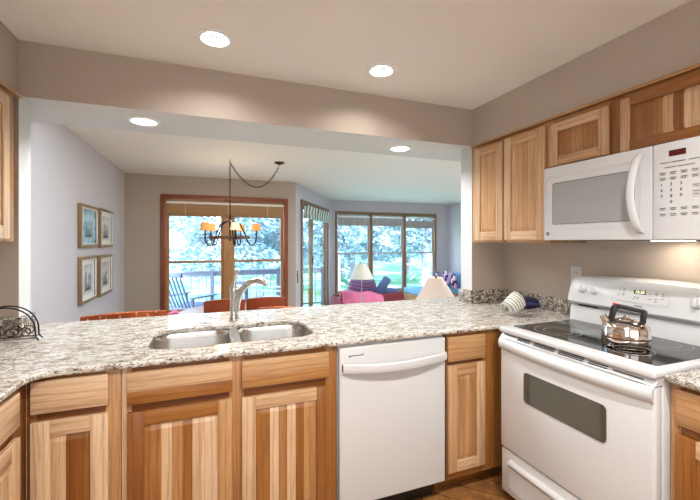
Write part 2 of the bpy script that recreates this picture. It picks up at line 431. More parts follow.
# ------------------------------------------------------------------ recessed lights
def can(x, y, z, label, power, group='recessed ceiling lights', col=(1, .965, .92)):
    t = thing('recessed_light', label, 'ceiling light', (x, y, z), 0, group)
    MB().lathe([(.066, .0), (.066, -.004), (.074, -.007), (.088, -.004), (.090, 0)], n=40, cap=False).build('trim_ring', 'canwhite', t)
    MB().lathe([(.0665, -.002), (.052, .040), (.066, .056), (.050, .058)], n=40, cap=False).build('reflector', 'canin', t)
    MB().lathe([(.001, .038), (.044, .037), (.048, .040), (.048, .046)], n=40).build('lamp_lens', 'lens', t)
    l = light('recessed_lamp', 'AREA', (0, 0, .034), (0, 0, 0), power*1.2, col, .08); l.parent = t
    return t
can(*CANS_K[0], ZC, 'round recessed light in kitchen ceiling above the sink, left of the two ceiling cans', 3.6)
can(*CANS_K[1], ZC, 'round recessed light in kitchen ceiling above the dishwasher, right of the two ceiling cans', 3.6)
can(*CANS_B[0], ZS, 'recessed light in white beam underside, above the left end of the counter', 7, 'recessed lights under the beam', (1, 1, 1))
can(*CANS_B[1], ZS, 'recessed light in white beam underside, above the right end of the opening', 7, 'recessed lights under the beam', (1, 1, 1))
for q in CANS_K[2:]: can(*q, ZC, 'unseen round recessed light added in the kitchen ceiling behind the camera', 22)  # unseen cans, added to brighten the kitchen from behind the camera

# ------------------------------------------------------------------ cabinets
BO = .019
def bd(b, x0, x1, y0, y1, z0, z1, tone, grain, bev=.0025): b.box(x0, x1, y0, y1, z0, z1, bev, 0, tone, grain)
def raised_panel(parent, x0, x1, z0, z1, y, tones, horiz=False, dep=.007):
    # a raised panel of glued boards; front at local -y
    b = 0.022; n = len(tones); mb = MB()
    xs = [x0-.006, x0, x0+b]+[x0+b+(x1-x0-2*b)*i/n for i in range(1, n)]+[x1-b, x1, x1+.006]
    zs = [z0-.006, z0, z0+b, z1-b, z1, z1+.006]
    def strip(xm):
        k = int((xm-x0-b)/(x1-x0-2*b)*n) if x1 > x0 else 0
        return max(0, min(n-1, k))
    offs = [random.uniform(0, 50) for _ in range(n)]
    for i in range(len(xs)-1):
        for j in range(len(zs)-1):
            def yy(a, c): return y-(dep if (2 <= a <= len(xs)-3 and 2 <= c <= 3) else 0)
            P = [(xs[a], yy(a, c), zs[c]) for a, c in ((i, j), (i+1, j), (i+1, j+1), (i, j+1))]
            k = strip((xs[i]+xs[i+1])/2); o = offs[k]
            def fn(t, P=P): t.faces.new([t.verts.new(p) for p in P])
            mb.add(fn, 0, tones[k], (lambda c, nn, o=o: (c.z+o, c.x+o*.37)), smooth=False)
    mb.box(x0-.006, x1+.006, y+.0005, y+.007, z0-.006, z1+.006, 0, 0, tones[0])
    return mb.build('panel', 'wood', parent)
def door(parent, x0, x1, z0, z1, y, ts, tones, fw=.058, label=None):
    # ts = tones of left stile, right stile, bottom rail, top rail
    b = MB()
    bd(b, x0, x0+fw, y-BO, y, z0, z1, ts[0], 'z'); bd(b, x1-fw, x1, y-BO, y, z0, z1, ts[1], 'z')
    bd(b, x0+fw, x1-fw, y-BO, y, z0, z0+fw, ts[2], 'x'); bd(b, x0+fw, x1-fw, y-BO, y, z1-fw, z1, ts[3], 'x')
    o = b.build('door', 'wood', parent)
    raised_panel(o, x0+fw, x1-fw, z0+fw, z1-fw, y-.010, tones)
    return o
def drawer(parent, x0, x1, z0, z1, y, tones):
    b = MB(); n = len(tones); h = (z1-z0)/sum(w for _, w in tones); z = z1
    for tn, w_ in tones:
        b.box(x0, x1, y-BO, y, z-h*w_, z, .0006 if n > 1 else .005, 0, tn, 'x'); z -= h*w_
    return b.build('drawer_front', 'wood', parent)
def base_cabinet(name, label, loc, rotz, W, depth, frame, doors, drawers, ztop=.888, group='hickory base cabinets', toe=.10, sidetone=.55):
    t = thing(name, label, 'cabinet', loc, rotz, group)
    b = MB()   # carcass: origin at front-left of face frame, local y into the cabinet
    T = .016
    bd(b, 0, T, .02, depth, .10, ztop, sidetone, 'z', .001); bd(b, W-T, W, .02, depth, .10, ztop, sidetone, 'z', .001)
    bd(b, T, W-T, .02, depth, .10, .116, .4, 'x', .001); bd(b, T, W-T, depth-.01, depth, .116, ztop, .4, 'x', .001)
    bd(b, T, W-T, .02, .09, ztop-.018, ztop, .4, 'x', .001)
    b.build('carcass', 'wood', t)
    b = MB(); bd(b, 0, W, toe, toe+.016, 0, .10, .62, 'x', .001); b.build('toe_kick', 'wood', t)
    b = MB()
    for (x0, x1, z0, z1, tn) in frame: bd(b, x0, x1, 0, .02, z0, z1, tn, 'z' if (z1-z0) > (x1-x0) else 'x', .0012)
    b.build('face_frame', 'wood', t)
    for a in drawers: drawer(t, *a[:4], -.0005, a[4])
    for a in doors: door(t, *a[:4], -.0005, a[4], a[5])
    return t
P_, L_, M_, D_ = .02, .22, .48, .75
YF = 1.665
# peninsula, corner cabinet: X -.62 .. -.322
base_cabinet('base_cabinet', 'narrow hickory base cabinet in the left corner beside the sink cabinet, pale drawer over door', (-.62, YF, 0), 0, .296, .585,
    [(0, .03, .10, .888, .68), (.245, .296, .10, .888, .30), (.03, .245, .865, .888, .62), (.03, .245, .715, .760, .78), (.03, .245, .10, .135, .5)],
    [(.016, .257, .125, .727, (.05, .02, .1, .03), [.12, .70, .62])],
    [(.016, .257, .756, .875, [(.06, 1)])])
base_cabinet('sink_cabinet', 'wide hickory sink cabinet with two doors of strongly striped boards under the sink', (-.322, YF, 0), 0, .884, .585,
    [(0, .018, .10, .888, .1), (.018, .035, .10, .888, .32), (.400, .462, .10, .888, .40), (.832, .884, .10, .888, .5), (.035, .400, .86, .888, .68), (.462, .832, .86, .888, .62), (.035, .400, .70, .75, .82), (.462, .832, .70, .75, .78), (.035, .400, .10, .135, .6), (.462, .832, .10, .135, .6)],
    [(.022, .412, .125, .713, (.62, .28, .5, .52), [.45, .08, .38, .55, .12, .05]),
     (.452, .842, .125, .708, (.10, .55, .12, .12), [.50, .06, .42, .10, .58, .35])],
    [(.022, .412, .744, .870, [(.12, 6), (.55, 4)]), (.452, .842, .748, .866, [(.22, 5), (.42, 4)])], group='hickory base cabinets')
base_cabinet('base_cabinet', 'narrow hickory base cabinet between dishwasher and range', (1.180, YF, 0), 0, .40, .585,
    [(0, .014, .10, .888, .65), (.240, .40, .10, .888, .52), (.014, .240, .862, .888, .62), (.014, .240, .712, .742, .75), (.014, .240, .10, .15, .55)],
    [(.004, .250, .145, .718, (.20, .15, .1, .25), [.35, .28, .42])],
    [(.004, .250, .738, .870, [(.28, 1)])])
base_cabinet('base_cabinet', 'hickory base cabinet on the right of the white range, cut by the photo edge', (1.53, .820, 0), -PI/2, .62, .62,
    [(0, .03, .10, .888, .35), (.58, .62, .10, .888, .4), (.03, .58, .866, .888, .5), (.03, .58, .71, .745, .6), (.03, .58, .10, .135, .5)],
    [(.022, .598, .125, .715, (.62, .4, .5, .12), [.5, .3, .65, .2, .55, .4])],
    [(.022, .598, .748, .872, [(.30, 1)])])
base_cabinet('base_cabinet', 'hickory base cabinet of the left wall run, cut by the left photo edge', (-.62, .62, 0), PI/2, 1.043, .535,
    [(0, .03, .10, .888, .35), (.94, 1.043, .10, .888, .66), (.50, .94, .866, .888, .6), (.50, .94, .705, .755, .7), (.50, .94, .10, .135, .5), (.03, .45, .866, .888, .6), (.03, .45, .705, .755, .7), (.03, .45, .10, .135, .5), (.45, .50, .10, .888, .4)],
    [(.022, .47, .125, .72, (.62, .4, .5, .12), [.1, .3, .15]), (.49, .95, .125, .72, (.2, .1, .1, .08), [.08, .12, .05, .1])],
    [(.022, .47, .748, .872, [(.30, 1)]), (.49, .95, .754, .872, [(.05, 1)])])

def upper_cabinet(label, loc, rotz, W, depth, z0, z1, frame, doors, sides=.4):
    t = thing('wall_cabinet', label, 'cabinet', loc, rotz, 'hickory wall cabinets')
    b = MB(); T = .016
    bd(b, 0, T, .02, depth, z0, z1, sides, 'z', .001); bd(b, W-T, W, .02, depth, z0, z1, sides, 'z', .001)
    bd(b, T, W-T, .02, depth, z0+.008, z0+.024, .45, 'x', .001); bd(b, T, W-T, .02, depth, z1-.016, z1, .45, 'x', .001)
    bd(b, T, W-T, depth-.008, depth, z0+.024, z1-.016, .4, 'x', .001)
    b.build('carcass', 'wood', t)
    b = MB()
    for (x0, x1, a, c, tn) in frame: bd(b, x0, x1, 0, .02, a, c, tn, 'z' if (c-a) > (x1-x0) else 'x', .0012)
    b.build('face_frame', 'wood', t)
    for a in doors: door(t, *a[:4], -.0005, *a[4:])
    return t
YU = 2.272
# right wall uppers: local x runs toward the camera; x = YU - Y
upper_cabinet('two-door hickory wall cabinet in the corner left of the microwave', (1.852, YU, 0), -PI/2, .675, .302, 1.372, 2.082,
    [(0, .05, 1.372, 2.082, .30), (.31, .345, 1.372, 2.082, .45), (.640, .675, 1.372, 2.082, .35), (.05, .31, 2.052, 2.082, .5), (.05, .31, 1.372, 1.40, .25), (.345, .64, 2.052, 2.082, .5), (.345, .64, 1.372, 1.40, .2)],
    [(.044, .320, 1.39, 2.056, (.10, .14, .12, .22), [.25, .30, .22, .28]), (.336, .656, 1.39, 2.062, (.12, .16, .08, .20), [.18, .24, .30, .20])])
upper_cabinet('short two-door hickory wall cabinet above the microwave', (1.852, 1.595, 0), -PI/2, .790, .302, 1.792, 2.082,
    [(0, .022, 1.792, 2.082, .35), (.345, .41, 1.792, 2.082, .58), (.75, .79, 1.792, 2.082, .5), (.022, .345, 2.05, 2.082, .45), (.022, .345, 1.792, 1.815, .6), (.41, .75, 2.05, 2.082, .5), (.41, .75, 1.792, 1.815, .6)],
    [(.012, .346, 1.812, 2.052, (.14, .14, .24, .10), [.52, .40, .48], .05), (.404, .760, 1.808, 2.056, (.18, .22, .62, .55), [.55, .58, .50, .20, .66, .12], .042)])
upper_cabinet('hickory wall cabinet on the right of the microwave, beyond the photo edge', (1.852, .80, 0), -PI/2, .45, .302, 1.372, 2.082,
    [(0, .04, 1.372, 2.082, .35), (.41, .45, 1.372, 2.082, .45), (.04, .41, 2.05, 2.082, .5), (.04, .41, 1.372, 1.40, .5)],
    [(.03, .42, 1.39, 2.056, (.14, .2, .3, .3), [.4, .3, .5])])
upper_cabinet('pale hickory wall cabinet at the left photo edge beside the opening', (-.882, 1.36, 0), PI/2, .875, .302, 1.382, 2.082,
    [(0, .04, 1.382, 2.082, .3), (.78, .875, 1.382, 2.082, .42), (.44, .78, 2.035, 2.082, .4), (.44, .78, 1.382, 1.41, .1), (.04, .40, 2.035, 2.082, .4), (.04, .40, 1.382, 1.41, .1), (.40, .44, 1.382, 2.082, .3)],
    [(.03, .41, 1.395, 2.05, (.1, .1, .1, .1), [.2, .15, .25]), (.425, .792, 1.395, 2.05, (.04, .04, .02, .05), [.16, .22, .14])])
# thin crown strips above the wall cabinets
for nm, a in (('trim_1', (1.83, 1.851, .35, 2.27, 2.083, 2.097)), ('trim_2', (-.881, -.86, .5, 2.27, 2.083, 2.097))):
    b = MB(); b.box(*a, .002, 0, .3, 'y'); struct(b.build(nm, 'wood'))

# ------------------------------------------------------------------ countertops
def counter_mesh(outline, holes, z0, z1):
    cu = bpy.data.curves.new('c', 'CURVE'); cu.dimensions = '2D'; cu.fill_mode = 'BOTH'
    for pl in [outline]+holes:
        sp = cu.splines.new('POLY'); sp.points.add(len(pl)-1)
        for p, q in zip(sp.points, pl): p.co = (q[0], q[1], 0, 1)
        sp.use_cyclic_u = True
    bv = .004
    cu.extrude = (z1-z0)/2-bv; cu.bevel_depth = bv; cu.bevel_resolution = 1; cu.offset = -bv
    o = bpy.data.objects.new('c', cu); C.objects.link(o)
    me = bpy.data.meshes.new_from_object(o.evaluated_get(bpy.context.evaluated_depsgraph_get())); bpy.data.objects.remove(o)
    for v in me.vertices: v.co.z += (z0+z1)/2
    me.materials.clear(); me.materials.append(M['granite']); return me
def rrect(x0, x1, y0, y1, r, n=6):
    out = []
    for cx, cy, a in ((x1-r, y0+r, -PI/2), (x1-r, y1-r, 0), (x0+r, y1-r, PI/2), (x0+r, y0+r, PI)):
        for k in range(n+1): out.append((cx+r*math.cos(a+PI/2*k/n), cy+r*math.sin(a+PI/2*k/n)))
    return out
out = [(-1.158, .35), (-.595, .35), (-.595, 1.57), (-.585, 1.605), (-.56, 1.63), (-.52, 1.64), (1.505, 1.64), (1.505, 1.577), (2.158, 1.577), (2.158, 2.278), (1.852-.004, 2.278), (1.848, 2.412), (2.10, 2.412),
       (2.10, 2.56), (2.06, 2.60), (-1.06, 2.60), (-1.10, 2.56), (-1.10, 2.412), (-.878, 2.412), (-.878, 2.278), (-1.158, 2.278)]
hole = rrect(-.262, .508, 1.79, 2.185, .10)
ct = thing('countertop', 'long cream granite countertop with sink cutout running through the opening', 'countertop')
me = counter_mesh(out, [hole], .890, ZT); me.name = 'slab'
o = bpy.data.objects.new('slab', me); C.objects.link(o); o.parent = ct
g0, g1 = ZT+.0005, ZT+.098
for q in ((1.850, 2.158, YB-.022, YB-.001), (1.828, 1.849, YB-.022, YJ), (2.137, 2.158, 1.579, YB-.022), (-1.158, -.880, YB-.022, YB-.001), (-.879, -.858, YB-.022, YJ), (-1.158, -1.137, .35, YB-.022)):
    MB().box(*q, g0, g1, .002).build('backsplash', 'granite_brown_shaded', ct)
ct2 = thing('countertop', 'short granite countertop piece on the right of the range', 'countertop')
o = bpy.data.objects.new('slab', counter_mesh([(1.495, .192), (2.158, .192), (2.158, .821), (1.495, .821)], [], .890, ZT)); C.objects.link(o); o.parent = ct2
MB().box(2.137, 2.158, .192, .814, g0, g1, .002).build('backsplash', 'granite_brown_shaded', ct2)

# ------------------------------------------------------------------ sink and faucet
sk = thing('sink', 'stainless steel double bowl undermount sink in the granite counter', 'sink')
def bowl(x0, x1, y0, y1, zt, depth):
    b = MB(); rings = [(0, zt, .085), (.004, zt-.004, .085), (.010, zt-.03, .085), (.018, zt-depth+.035, .08), (.04, zt-depth+.008, .065), (.07, zt-depth, .05)]
    vs = []; fs = []; n = None
    for ins, z, r in rings:
        q = rrect(x0+ins, x1-ins, y0+ins, y1-ins, r, 6); n = len(q); vs += [(x, y, z) for x, y in q]
    for i in range(len(rings)-1):
        for k in range(n): fs.append((i*n+k, i*n+(k+1) % n, (i+1)*n+(k+1) % n, (i+1)*n+k))
    fs.append(tuple(range((len(rings)-1)*n, len(rings)*n))); b.poly(vs, fs)
    cx, cy = (x0+x1)/2, (y0+y1)/2
    o = b.build('bowl', 'steel', sk)
    MB().lathe([(.045, zt-depth+.001), (.043, zt-depth+.004), (.030, zt-depth+.003), (.012, zt-depth+.002)], cx, cy, 24).build('drain', 'nickel', o)
bowl(-.272, .108, 1.782, 2.193, .888, .19); bowl(.138, .518, 1.782, 2.193, .888, .19)
b = MB()
def flange():
    b = MB(); b.box(-.285, -.262, 1.77, 2.205, .8885, .890).box(.508, .53, 1.77, 2.205, .8885, .890).box(-.262, .508, 1.77, 1.79, .8885, .890).box(-.262, .508, 2.185, 2.205, .8885, .890)
    b.box(.098, .148, 1.785, 2.19, .880, .8885, .004); b.build('rim', 'steel', sk)
flange()
fx, fy = .134, 2.295
fc = thing('faucet', 'brushed nickel single lever kitchen faucet behind the sink', 'faucet', (fx, fy, ZT+.0005))
MB().lathe([(.030, 0), (.031, .004), (.027, .010), (.024, .03), (.0235, .10), (.024, .165), (.026, .18), (.024, .20), (.016, .215)], n=28).build('body', 'nickel', fc)
lv = MB(); lv.tube([(0, 0, .205), (.006, .0, .232), (.015, 0, .262), (.020, 0, .285), (.028, -.004, .298), (.034, -.006, .296)], [.014, .010, .007, .006, .006, .004], 12); lv.build('lever', 'nickel', fc)
pts = []; 
for k in range(15):
    u = k/14; a = u*1.95
    pts.append((.012+.128*(1-math.cos(a*.86))*.92, -.010-.070*(1-math.cos(a*.86)), .055+.185*math.sin(a*.86+.0)))
sp = MB(); sp.tube(pts, [.0215-.00025*i for i in range(15)], 16); 
e = Vector(pts[-1]); d = (e-Vector(pts[-2])).normalized()
sp.build('spout', 'nickel', fc)
MB().tube([e-d*.03, e-d*.01, e+d*.022+Vector((0, 0, -.006)), e+d*.045+Vector((0, 0, -.018))], [.017, .0205, .021, .016], 16).build('spray_head', 'nickel', fc)
for k, (x, y, lb) in enumerate(((.03, 2.255, 'small round white hole cover on the counter left of the faucet'), (.235, 2.265, 'small round white hole cover on the counter right of the faucet'))):
    tag(MB().lathe([(.021, 0), (.021, .003), (.016, .006), (.004, .007)], n=24).build('hole_cover', 'white', None, (x, y, ZT+.0005)), lb, 'hole cover', 'hole covers by the faucet')

# ------------------------------------------------------------------ dishwasher
dw = thing('dishwasher', 'white built-in dishwasher with a bowed handle below the counter', 'dishwasher', (.564, 1.665, 0))
W = .604
MB().box(.006, W-.006, .005, .57, .105, .884, .003, 0).build('tub', 'white2', dw)
b = MB(); b.box(.006, W-.008, -.028, .004, .118, .876, .008, 0, segs=3); b.build('door', 'white', dw)
b = MB(); b.box(.03, W-.03, .06, .075, 0, .11, .002); b.build('toe_panel', 'black', dw)
# bowed handle
hb_ = MB(); vs = []; fs = []; N = 24
for i in range(N+1):
    u = i/N; x = .018+(W-.030)*u; bow = .034*math.sin(PI*u)**.8 if 0 < u < 1 else 0
    y = -.030-.014-bow
    for dy, z in ((.0, .765), (-.006, .780), (-.002, .802), (.010, .806), (.016, .802), (.012, .770)): vs.append((x, y+dy, z-.010*math.sin(PI*u)))
for i in range(N):
    for k in range(6): fs.append((i*6+k, i*6+(k+1) % 6, (i+1)*6+(k+1) % 6, (i+1)*6+k))
fs.append(tuple(range(6))); fs.append(tuple(range(N*6, N*6+6))); hb_.poly(vs, fs)
hb_.box(.018, .034, -.045, -.026, .767, .803, .003).box(W-.028, W-.012, -.045, -.026, .767, .803, .003)
hb_.build('handle', 'white', dw)
b = MB(); b.box(.052, .128, -.0290, -.0278, .835, .8395); b.box(.052, .060, -.0292, -.0278, .831, .839); b.box(.121, .128, -.0292, -.0278, .836, .8435); b.build('badge', 'ink', dw)

# ------------------------------------------------------------------ range  (local: x toward -Y world, -y toward -X world)
rg = thing('range', 'white freestanding electric range with black glass cooktop', 'range', (1.452, 1.568, 0), -PI/2)
RW = .744
# local y: 0 = door front, depth .69 to the wall
b = MB(); b.box(.003, RW-.003, .05, .54, .045, .912, .003); b.build('body', 'offwhite', rg)
for x, y in ((.05, .10), (RW-.05, .10), (.05, .62), (RW-.05, .62)):
    MB().lathe([(.018, 0), (.018, .012), (.010, .014), (.010, .046)], x, y, 16).build('foot', 'black', rg)
b = MB(); b.box(.004, RW-.004, .005, .048, .292, .870, .010, segs=3); od = b.build('oven_door', 'white', rg)
def rr_plate(x0, x1, z0, z1, r, y0, y1, mt, name, par):
    q = rrect(x0, x1, z0, z1, r, 5); m = MB(); m.prism(q, y0, y1, 'y'); return m.build(name, mt, par)
rr_plate(.164, .571, .585, .735, .018, .0015, .008, 'ovenglass', 'oven_window', od)
# bowed integrated handle along the top of the door
m = MB(); vs = []; fs = []; N = 28
prof = [(.008, .806), (-.004, .810), (-.018, .820), (-.024, .834), (-.022, .848), (-.008, .860), (.006, .866)]
for i in range(N+1):
    u = i/N; x = .006+(RW-.012)*u; bow = math.sin(PI*u)**.7 if 0 < u < 1 else 0
    for k, (y, z) in enumerate(prof):
        vs.append((x, y*(.45+.35*bow) - .0*bow, z-.012*bow+.006))
K = len(prof)
for i in range(N):
    for k in range(K-1): fs.append((i*K+k, i*K+k+1, (i+1)*K+k+1, (i+1)*K+k))
    fs.append((i*K+K-1, i*K, (i+1)*K, (i+1)*K+K-1))
fs.append(tuple(range(K))); fs.append(tuple(range(N*K, N*K+K))); m.poly(vs, fs); m.build('door_handle', 'white', od)
# vent trim with slots
m = MB(); m.prism([(.004, .872), (.026, .900), (.05, .900), (.05, .872)], .004, RW-.004, 'x'); vt = m.build('vent_trim', 'white', rg)
def on_vent(z): return .004+(z-.872)/.028*.022
for a_, c_, zs_ in [(.02, .10, (.890,)), (.115, .19, (.892, .886, .880)), (.215, .33, (.892, .886, .880)), (.35, .47, (.892, .886, .880)), (.49, .57, (.888, .881)), (.59, .70, (.884,))]:
    for z in zs_:
        y = on_vent(z); MB().prism([(y-.0035, z-.0015), (y-.0008, z+.0015), (y+.004, z+.0015), (y+.004, z-.0015)], a_, c_, 'x').build('vent_slot', 'slot', vt)
# cooktop frame
m = MB(); m.box(.0, RW, -.002, .58, .898, .929, .010, segs=3); ctp = m.build('cooktop_frame', 'white', rg)
m = MB(); q = rrect(.030, RW-.030, .062, .545, .015, 4); m.prism(q, .9280, .9305, 'z'); gl = m.build('cooktop_glass', 'blackglass', rg)
for cx, cy, rr_ in ((.20, .19, .105), (.54, .19, .085), (.20, .43, .078), (.53, .42, .105)):
    m = MB()
    for r_ in (rr_, rr_*.62):
        N = 48; vs = []; fs = []
        for k in range(N):
            a = 2*PI*k/N
            for q_, z in ((r_-.0011, .9306), (r_+.0011, .9306), (r_+.0011, .9309), (r_-.0011, .9309)): vs.append((cx+q_*math.cos(a), cy+q_*math.sin(a), z))
        for k in range(N):
            for j in range(4): fs.append((k*4+j, k*4+(j+1) % 4, ((k+1) % N)*4+(j+1) % 4, ((k+1) % N)*4+j))
        m.poly(vs, fs)
    m.build('burner_ring', 'ring', gl)
# storage drawer
m = MB(); m.box(.004, RW-.004, .012, .048, .055, .284, .008, segs=3); sd = m.build('storage_drawer', 'white', rg)
q = [(.006, .215), (-.010, .218), (-.018, .230), (-.012, .243), (.006, .248)]
m = MB(); m.prism([(y+.006, z) for y, z in q], .07, RW-.07, 'x', bev=.002); m.build('drawer_handle', 'white', sd)
m = MB(); m.prism(rrect(.06, RW-.06, .09, .205, .02, 4), .0095, .013, 'y'); m.build('drawer_relief', 'white2', sd)
# backguard: extruded section (local y depth, z) with arched top
def guard_section(u):
    arch = .014*math.sin(PI*u)
    return [(.690, .905), (.520, .905), (.518, .925), (.530, 1.005), (.532, 1.012)], [(.532, 1.024), (.512, 1.030), (.502, 1.040), (.508, 1.068), (.532, 1.150+arch*.8), (.545, 1.168+arch), (.57, 1.175+arch), (.690, 1.175+arch)]
m = MB(); vs = []; fs = []; N = 30
for i in range(N+1):
    u = i/N; lo, hi = guard_section(u); pr_ = lo+[(.545, 1.018)]+hi; K = len(pr_)
    e_ = .006*(1-math.sin(PI*min(max(u, .0), 1))**.25) if u in (0, 1) else 0
    for y, z in pr_: vs.append((RW*u, y if y > .68 else y+e_, z if z < 1.1 else z-e_))
for i in range(N):
    for k in range(K): fs.append((i*K+k, i*K+(k+1) % K, (i+1)*K+(k+1) % K, (i+1)*K+k))
fs.append(tuple(range(K))); fs.append(tuple(range(N*K, N*K+K))); m.poly(vs, fs)
bgd = m.build('backguard', 'white', rg)
m = MB(); m.box(.05, .16, .5315, .536, 1.0135, 1.0215); m.build('guard_slot', 'slot', bgd)
# tilted control face frame: from (.548,1.075) to (.572,1.150)
slope = math.atan2(.024, .082)
def on_guard(x, s, off=.0):   # s = 0..1 up the control face
    return (x, .510+.026*s-off, 1.072+.085*s)
GR = (PI/2-slope*-1-0.0, 0, 0)
ROT = Euler((PI/2-slope, 0, 0))
cp = MB(); q = rrect(-.125, .125, -.037, .037, .014, 5); cp.prism(q, 0, .002, 'z')
panel = cp.build('control_panel', 'offwhite', bgd, on_guard(.382, .52, .0035), ROT)
cb_ = MB(); cb_.prism([(-.027, .006), (.027, .006), (.027, .026), (-.027, .026)], .002, .0026, 'z'); dsp = cb_.build('clock_display', 'black', panel, (-.002, 0, 0))
text('clock_digits', '12:30', .019, 'display', dsp, (0, .016, .0032), (0, 0, 0), .0003)
for cx, cy in ((-.095, .018), (-.075, .024), (-.075, .014), (-.098, -.008), (-.078, -.008), (-.075, 0), (-.02, -.008), (-.005, -.010), (.045, .012), (.045, -.012), (.070, .018), (.070, .012), (.070, -.010), (.072, -.022), (.098, .018), (.098, .010), (.098, -.004), (-.025, -.018), (-.01, -.018)):
    MB().box(cx-.005, cx+.005, cy-.0016, cy+.0016, .002, .0026).build('printed_mark', 'ink', panel)
m = MB(); 
for k in range(7): m.box(-.018+k*.0052, -.018+k*.0052+.0038, -.0028, .0028, 0, .0006)
m.build('badge', 'ink', bgd, on_guard(.382, -.08, .0012), ROT)
def knob(x, s, name='knob'):
    k = MB(); k.lathe([(.024, 0), (.024, .006), (.020, .010), (.0185, .020), (.015, .024)], n=28)
    ko = k.build(name, 'white', bgd, on_guard(x, s, .0008), ROT)
    g = MB(); g.box(-.006, .006, -.021, .021, .018, .034, .004); g.build('grip', 'white', ko)
    z = MB()
    for a in range(0, 360, 60):
        r_ = .030; z.box(r_*math.cos(math.radians(a))-.0016, r_*math.cos(math.radians(a))+.0016, r_*math.sin(math.radians(a))-.0016, r_*math.sin(math.radians(a))+.0016, 0, .0006)
    z.build('dial_marks', 'ink', ko)
for x in (.084, .156, .612, .690): knob(x, .48)

# ------------------------------------------------------------------ kettle
kt = thing('kettle', 'polished steel stovetop kettle with black handle standing on the range', 'kettle', (1.672, 1.062, .9313), math.radians(-62)); kt.scale = (.83, .83, .83)
MB().lathe([(.094, 0), (.101, .004), (.104, .010), (.104, .050), (.107, .052), (.107, .058), (.104, .060), (.103, .098), (.100, .112), (.088, .124), (.050, .134), (.036, .137)], n=48).build('body', 'chrome', kt)
MB().lathe([(.037, .137), (.035, .142), (.020, .146), (.012, .147), (.012, .156), (.006, .16)], n=24).build('lid', 'chrome', kt)
MB().lathe([(.1075, .0525), (.1085, .055), (.1075, .0575)], n=48, cap=False).build('band', 'bronze', kt)
m = MB(); m.tube([(-.070, 0, .105), (-.088, 0, .130), (-.100, 0, .150)], [.022, .019, .015], 16); m.build('spout', 'chrome', kt)
m = MB(); m.prism([(-.078, .128), (-.050, .128), (-.030, .200), (-.045, .212), (-.060, .205)], -.011, .011, 'y', bev=.003)
m.prism([(-.052, .214), (-.040, .196), (.060, .180), (.078, .184), (.074, .200), (-.030, .216)], -.011, .011, 'y', bev=.003)
m.prism([(.056, .128), (.082, .128), (.088, .190), (.074, .200), (.062, .190)], -.011, .011, 'y', bev=.003)
hd = m.build('handle', 'black', kt)
MB().box(-.056, -.036, -.008, .008, .209, .221, .004).build('trigger', 'red', hd)
m = MB(); m.tube([(-.06, 0, .132), (0, 0, .152), (.07, 0, .132)], .003, 8); m.build('handle_bracket', 'chrome', kt)

# ------------------------------------------------------------------ microwave (local like range)
mw = thing('microwave', 'white over-the-range microwave with curved handle and keypad', 'microwave', (1.76, 1.5555, 1.388), -PI/2)
m = MB(); m.box(0, RW, .024, .398, .0, .402, .004); m.build('body', 'white2', mw)
m = MB(); m.box(0, .543, 0, .022, .0, .402, .006, segs=3); md_ = m.build('door', 'white', mw)
m = MB(); m.box(.546, RW, 0, .022, .0, .402, .006, segs=3); kp = m.build('control_panel', 'white', mw)
def ring_plate(x0, x1, z0, z1, r, wd, y0, y1, mt, name, par):
    a = rrect(x0, x1, z0, z1, r, 5); c = rrect(x0+wd, x1-wd, z0+wd, z1-wd, max(r-wd, .002), 5); n = len(a); vs = []; fs = []
    for y in (y0, y1):
        vs += [(p[0], y, p[1]) for p in a]+[(p[0], y, p[1]) for p in c]
    for k in range(n):
        k2 = (k+1) % n
        fs += [(k, k2, n+k2, n+k), (2*n+k, 2*n+k2, 3*n+k2, 3*n+k), (k, k2, 2*n+k2, 2*n+k), (n+k, n+k2, 3*n+k2, 3*n+k)]
    mm = MB(); mm.poly(vs, fs); return mm.build(name, mt, par)
rr_plate(.060, .472, .088, .308, .010, -.0012, .003, 'mwglass', 'door_window', md_)
ring_plate(.016, .500, .060, .350, .028, .0035, -.0022, .002, 'white2', 'window_surround', md_)
ring_plate(.057, .475, .085, .311, .012, .003, -.0018, .002, 'ink', 'window_gasket', md_)
# handle: tall arc
pts = []; N = 18
for i in range(N+1):
    u = i/N; pts.append((.502-.012*math.sin(PI*u), -.004-.052*math.sin(PI*u)**.6 if 0 < u < 1 else -.002, .030+.345*u))
m = MB(); vs = []; fs = []; 
for i, (x, y, z) in enumerate(pts):
    for k in range(10):
        a = 2*PI*k/10; vs.append((x+.017*math.cos(a), y+.009*math.sin(a), z))
for i in range(N):
    for k in range(10): fs.append((i*10+k, i*10+(k+1) % 10, (i+1)*10+(k+1) % 10, (i+1)*10+k))
fs.append(tuple(range(10))); fs.append(tuple(range(N*10, N*10+10))); m.poly(vs, fs); m.build('handle', 'white', md_)
m = MB(); m.lathe([(.0105, 0), (.0105, .0015), (.008, .002)], n=24, mtx=Matrix.Translation((.026, 0, .036)) @ Matrix.Rotation(PI/2, 4, 'X')); lg = m.build('round_badge', 'ink', md_)
text('badge_monogram', 'GE', .011, 'keygrey', lg, (.026, -.0023, .036), (PI/2, 0, 0))
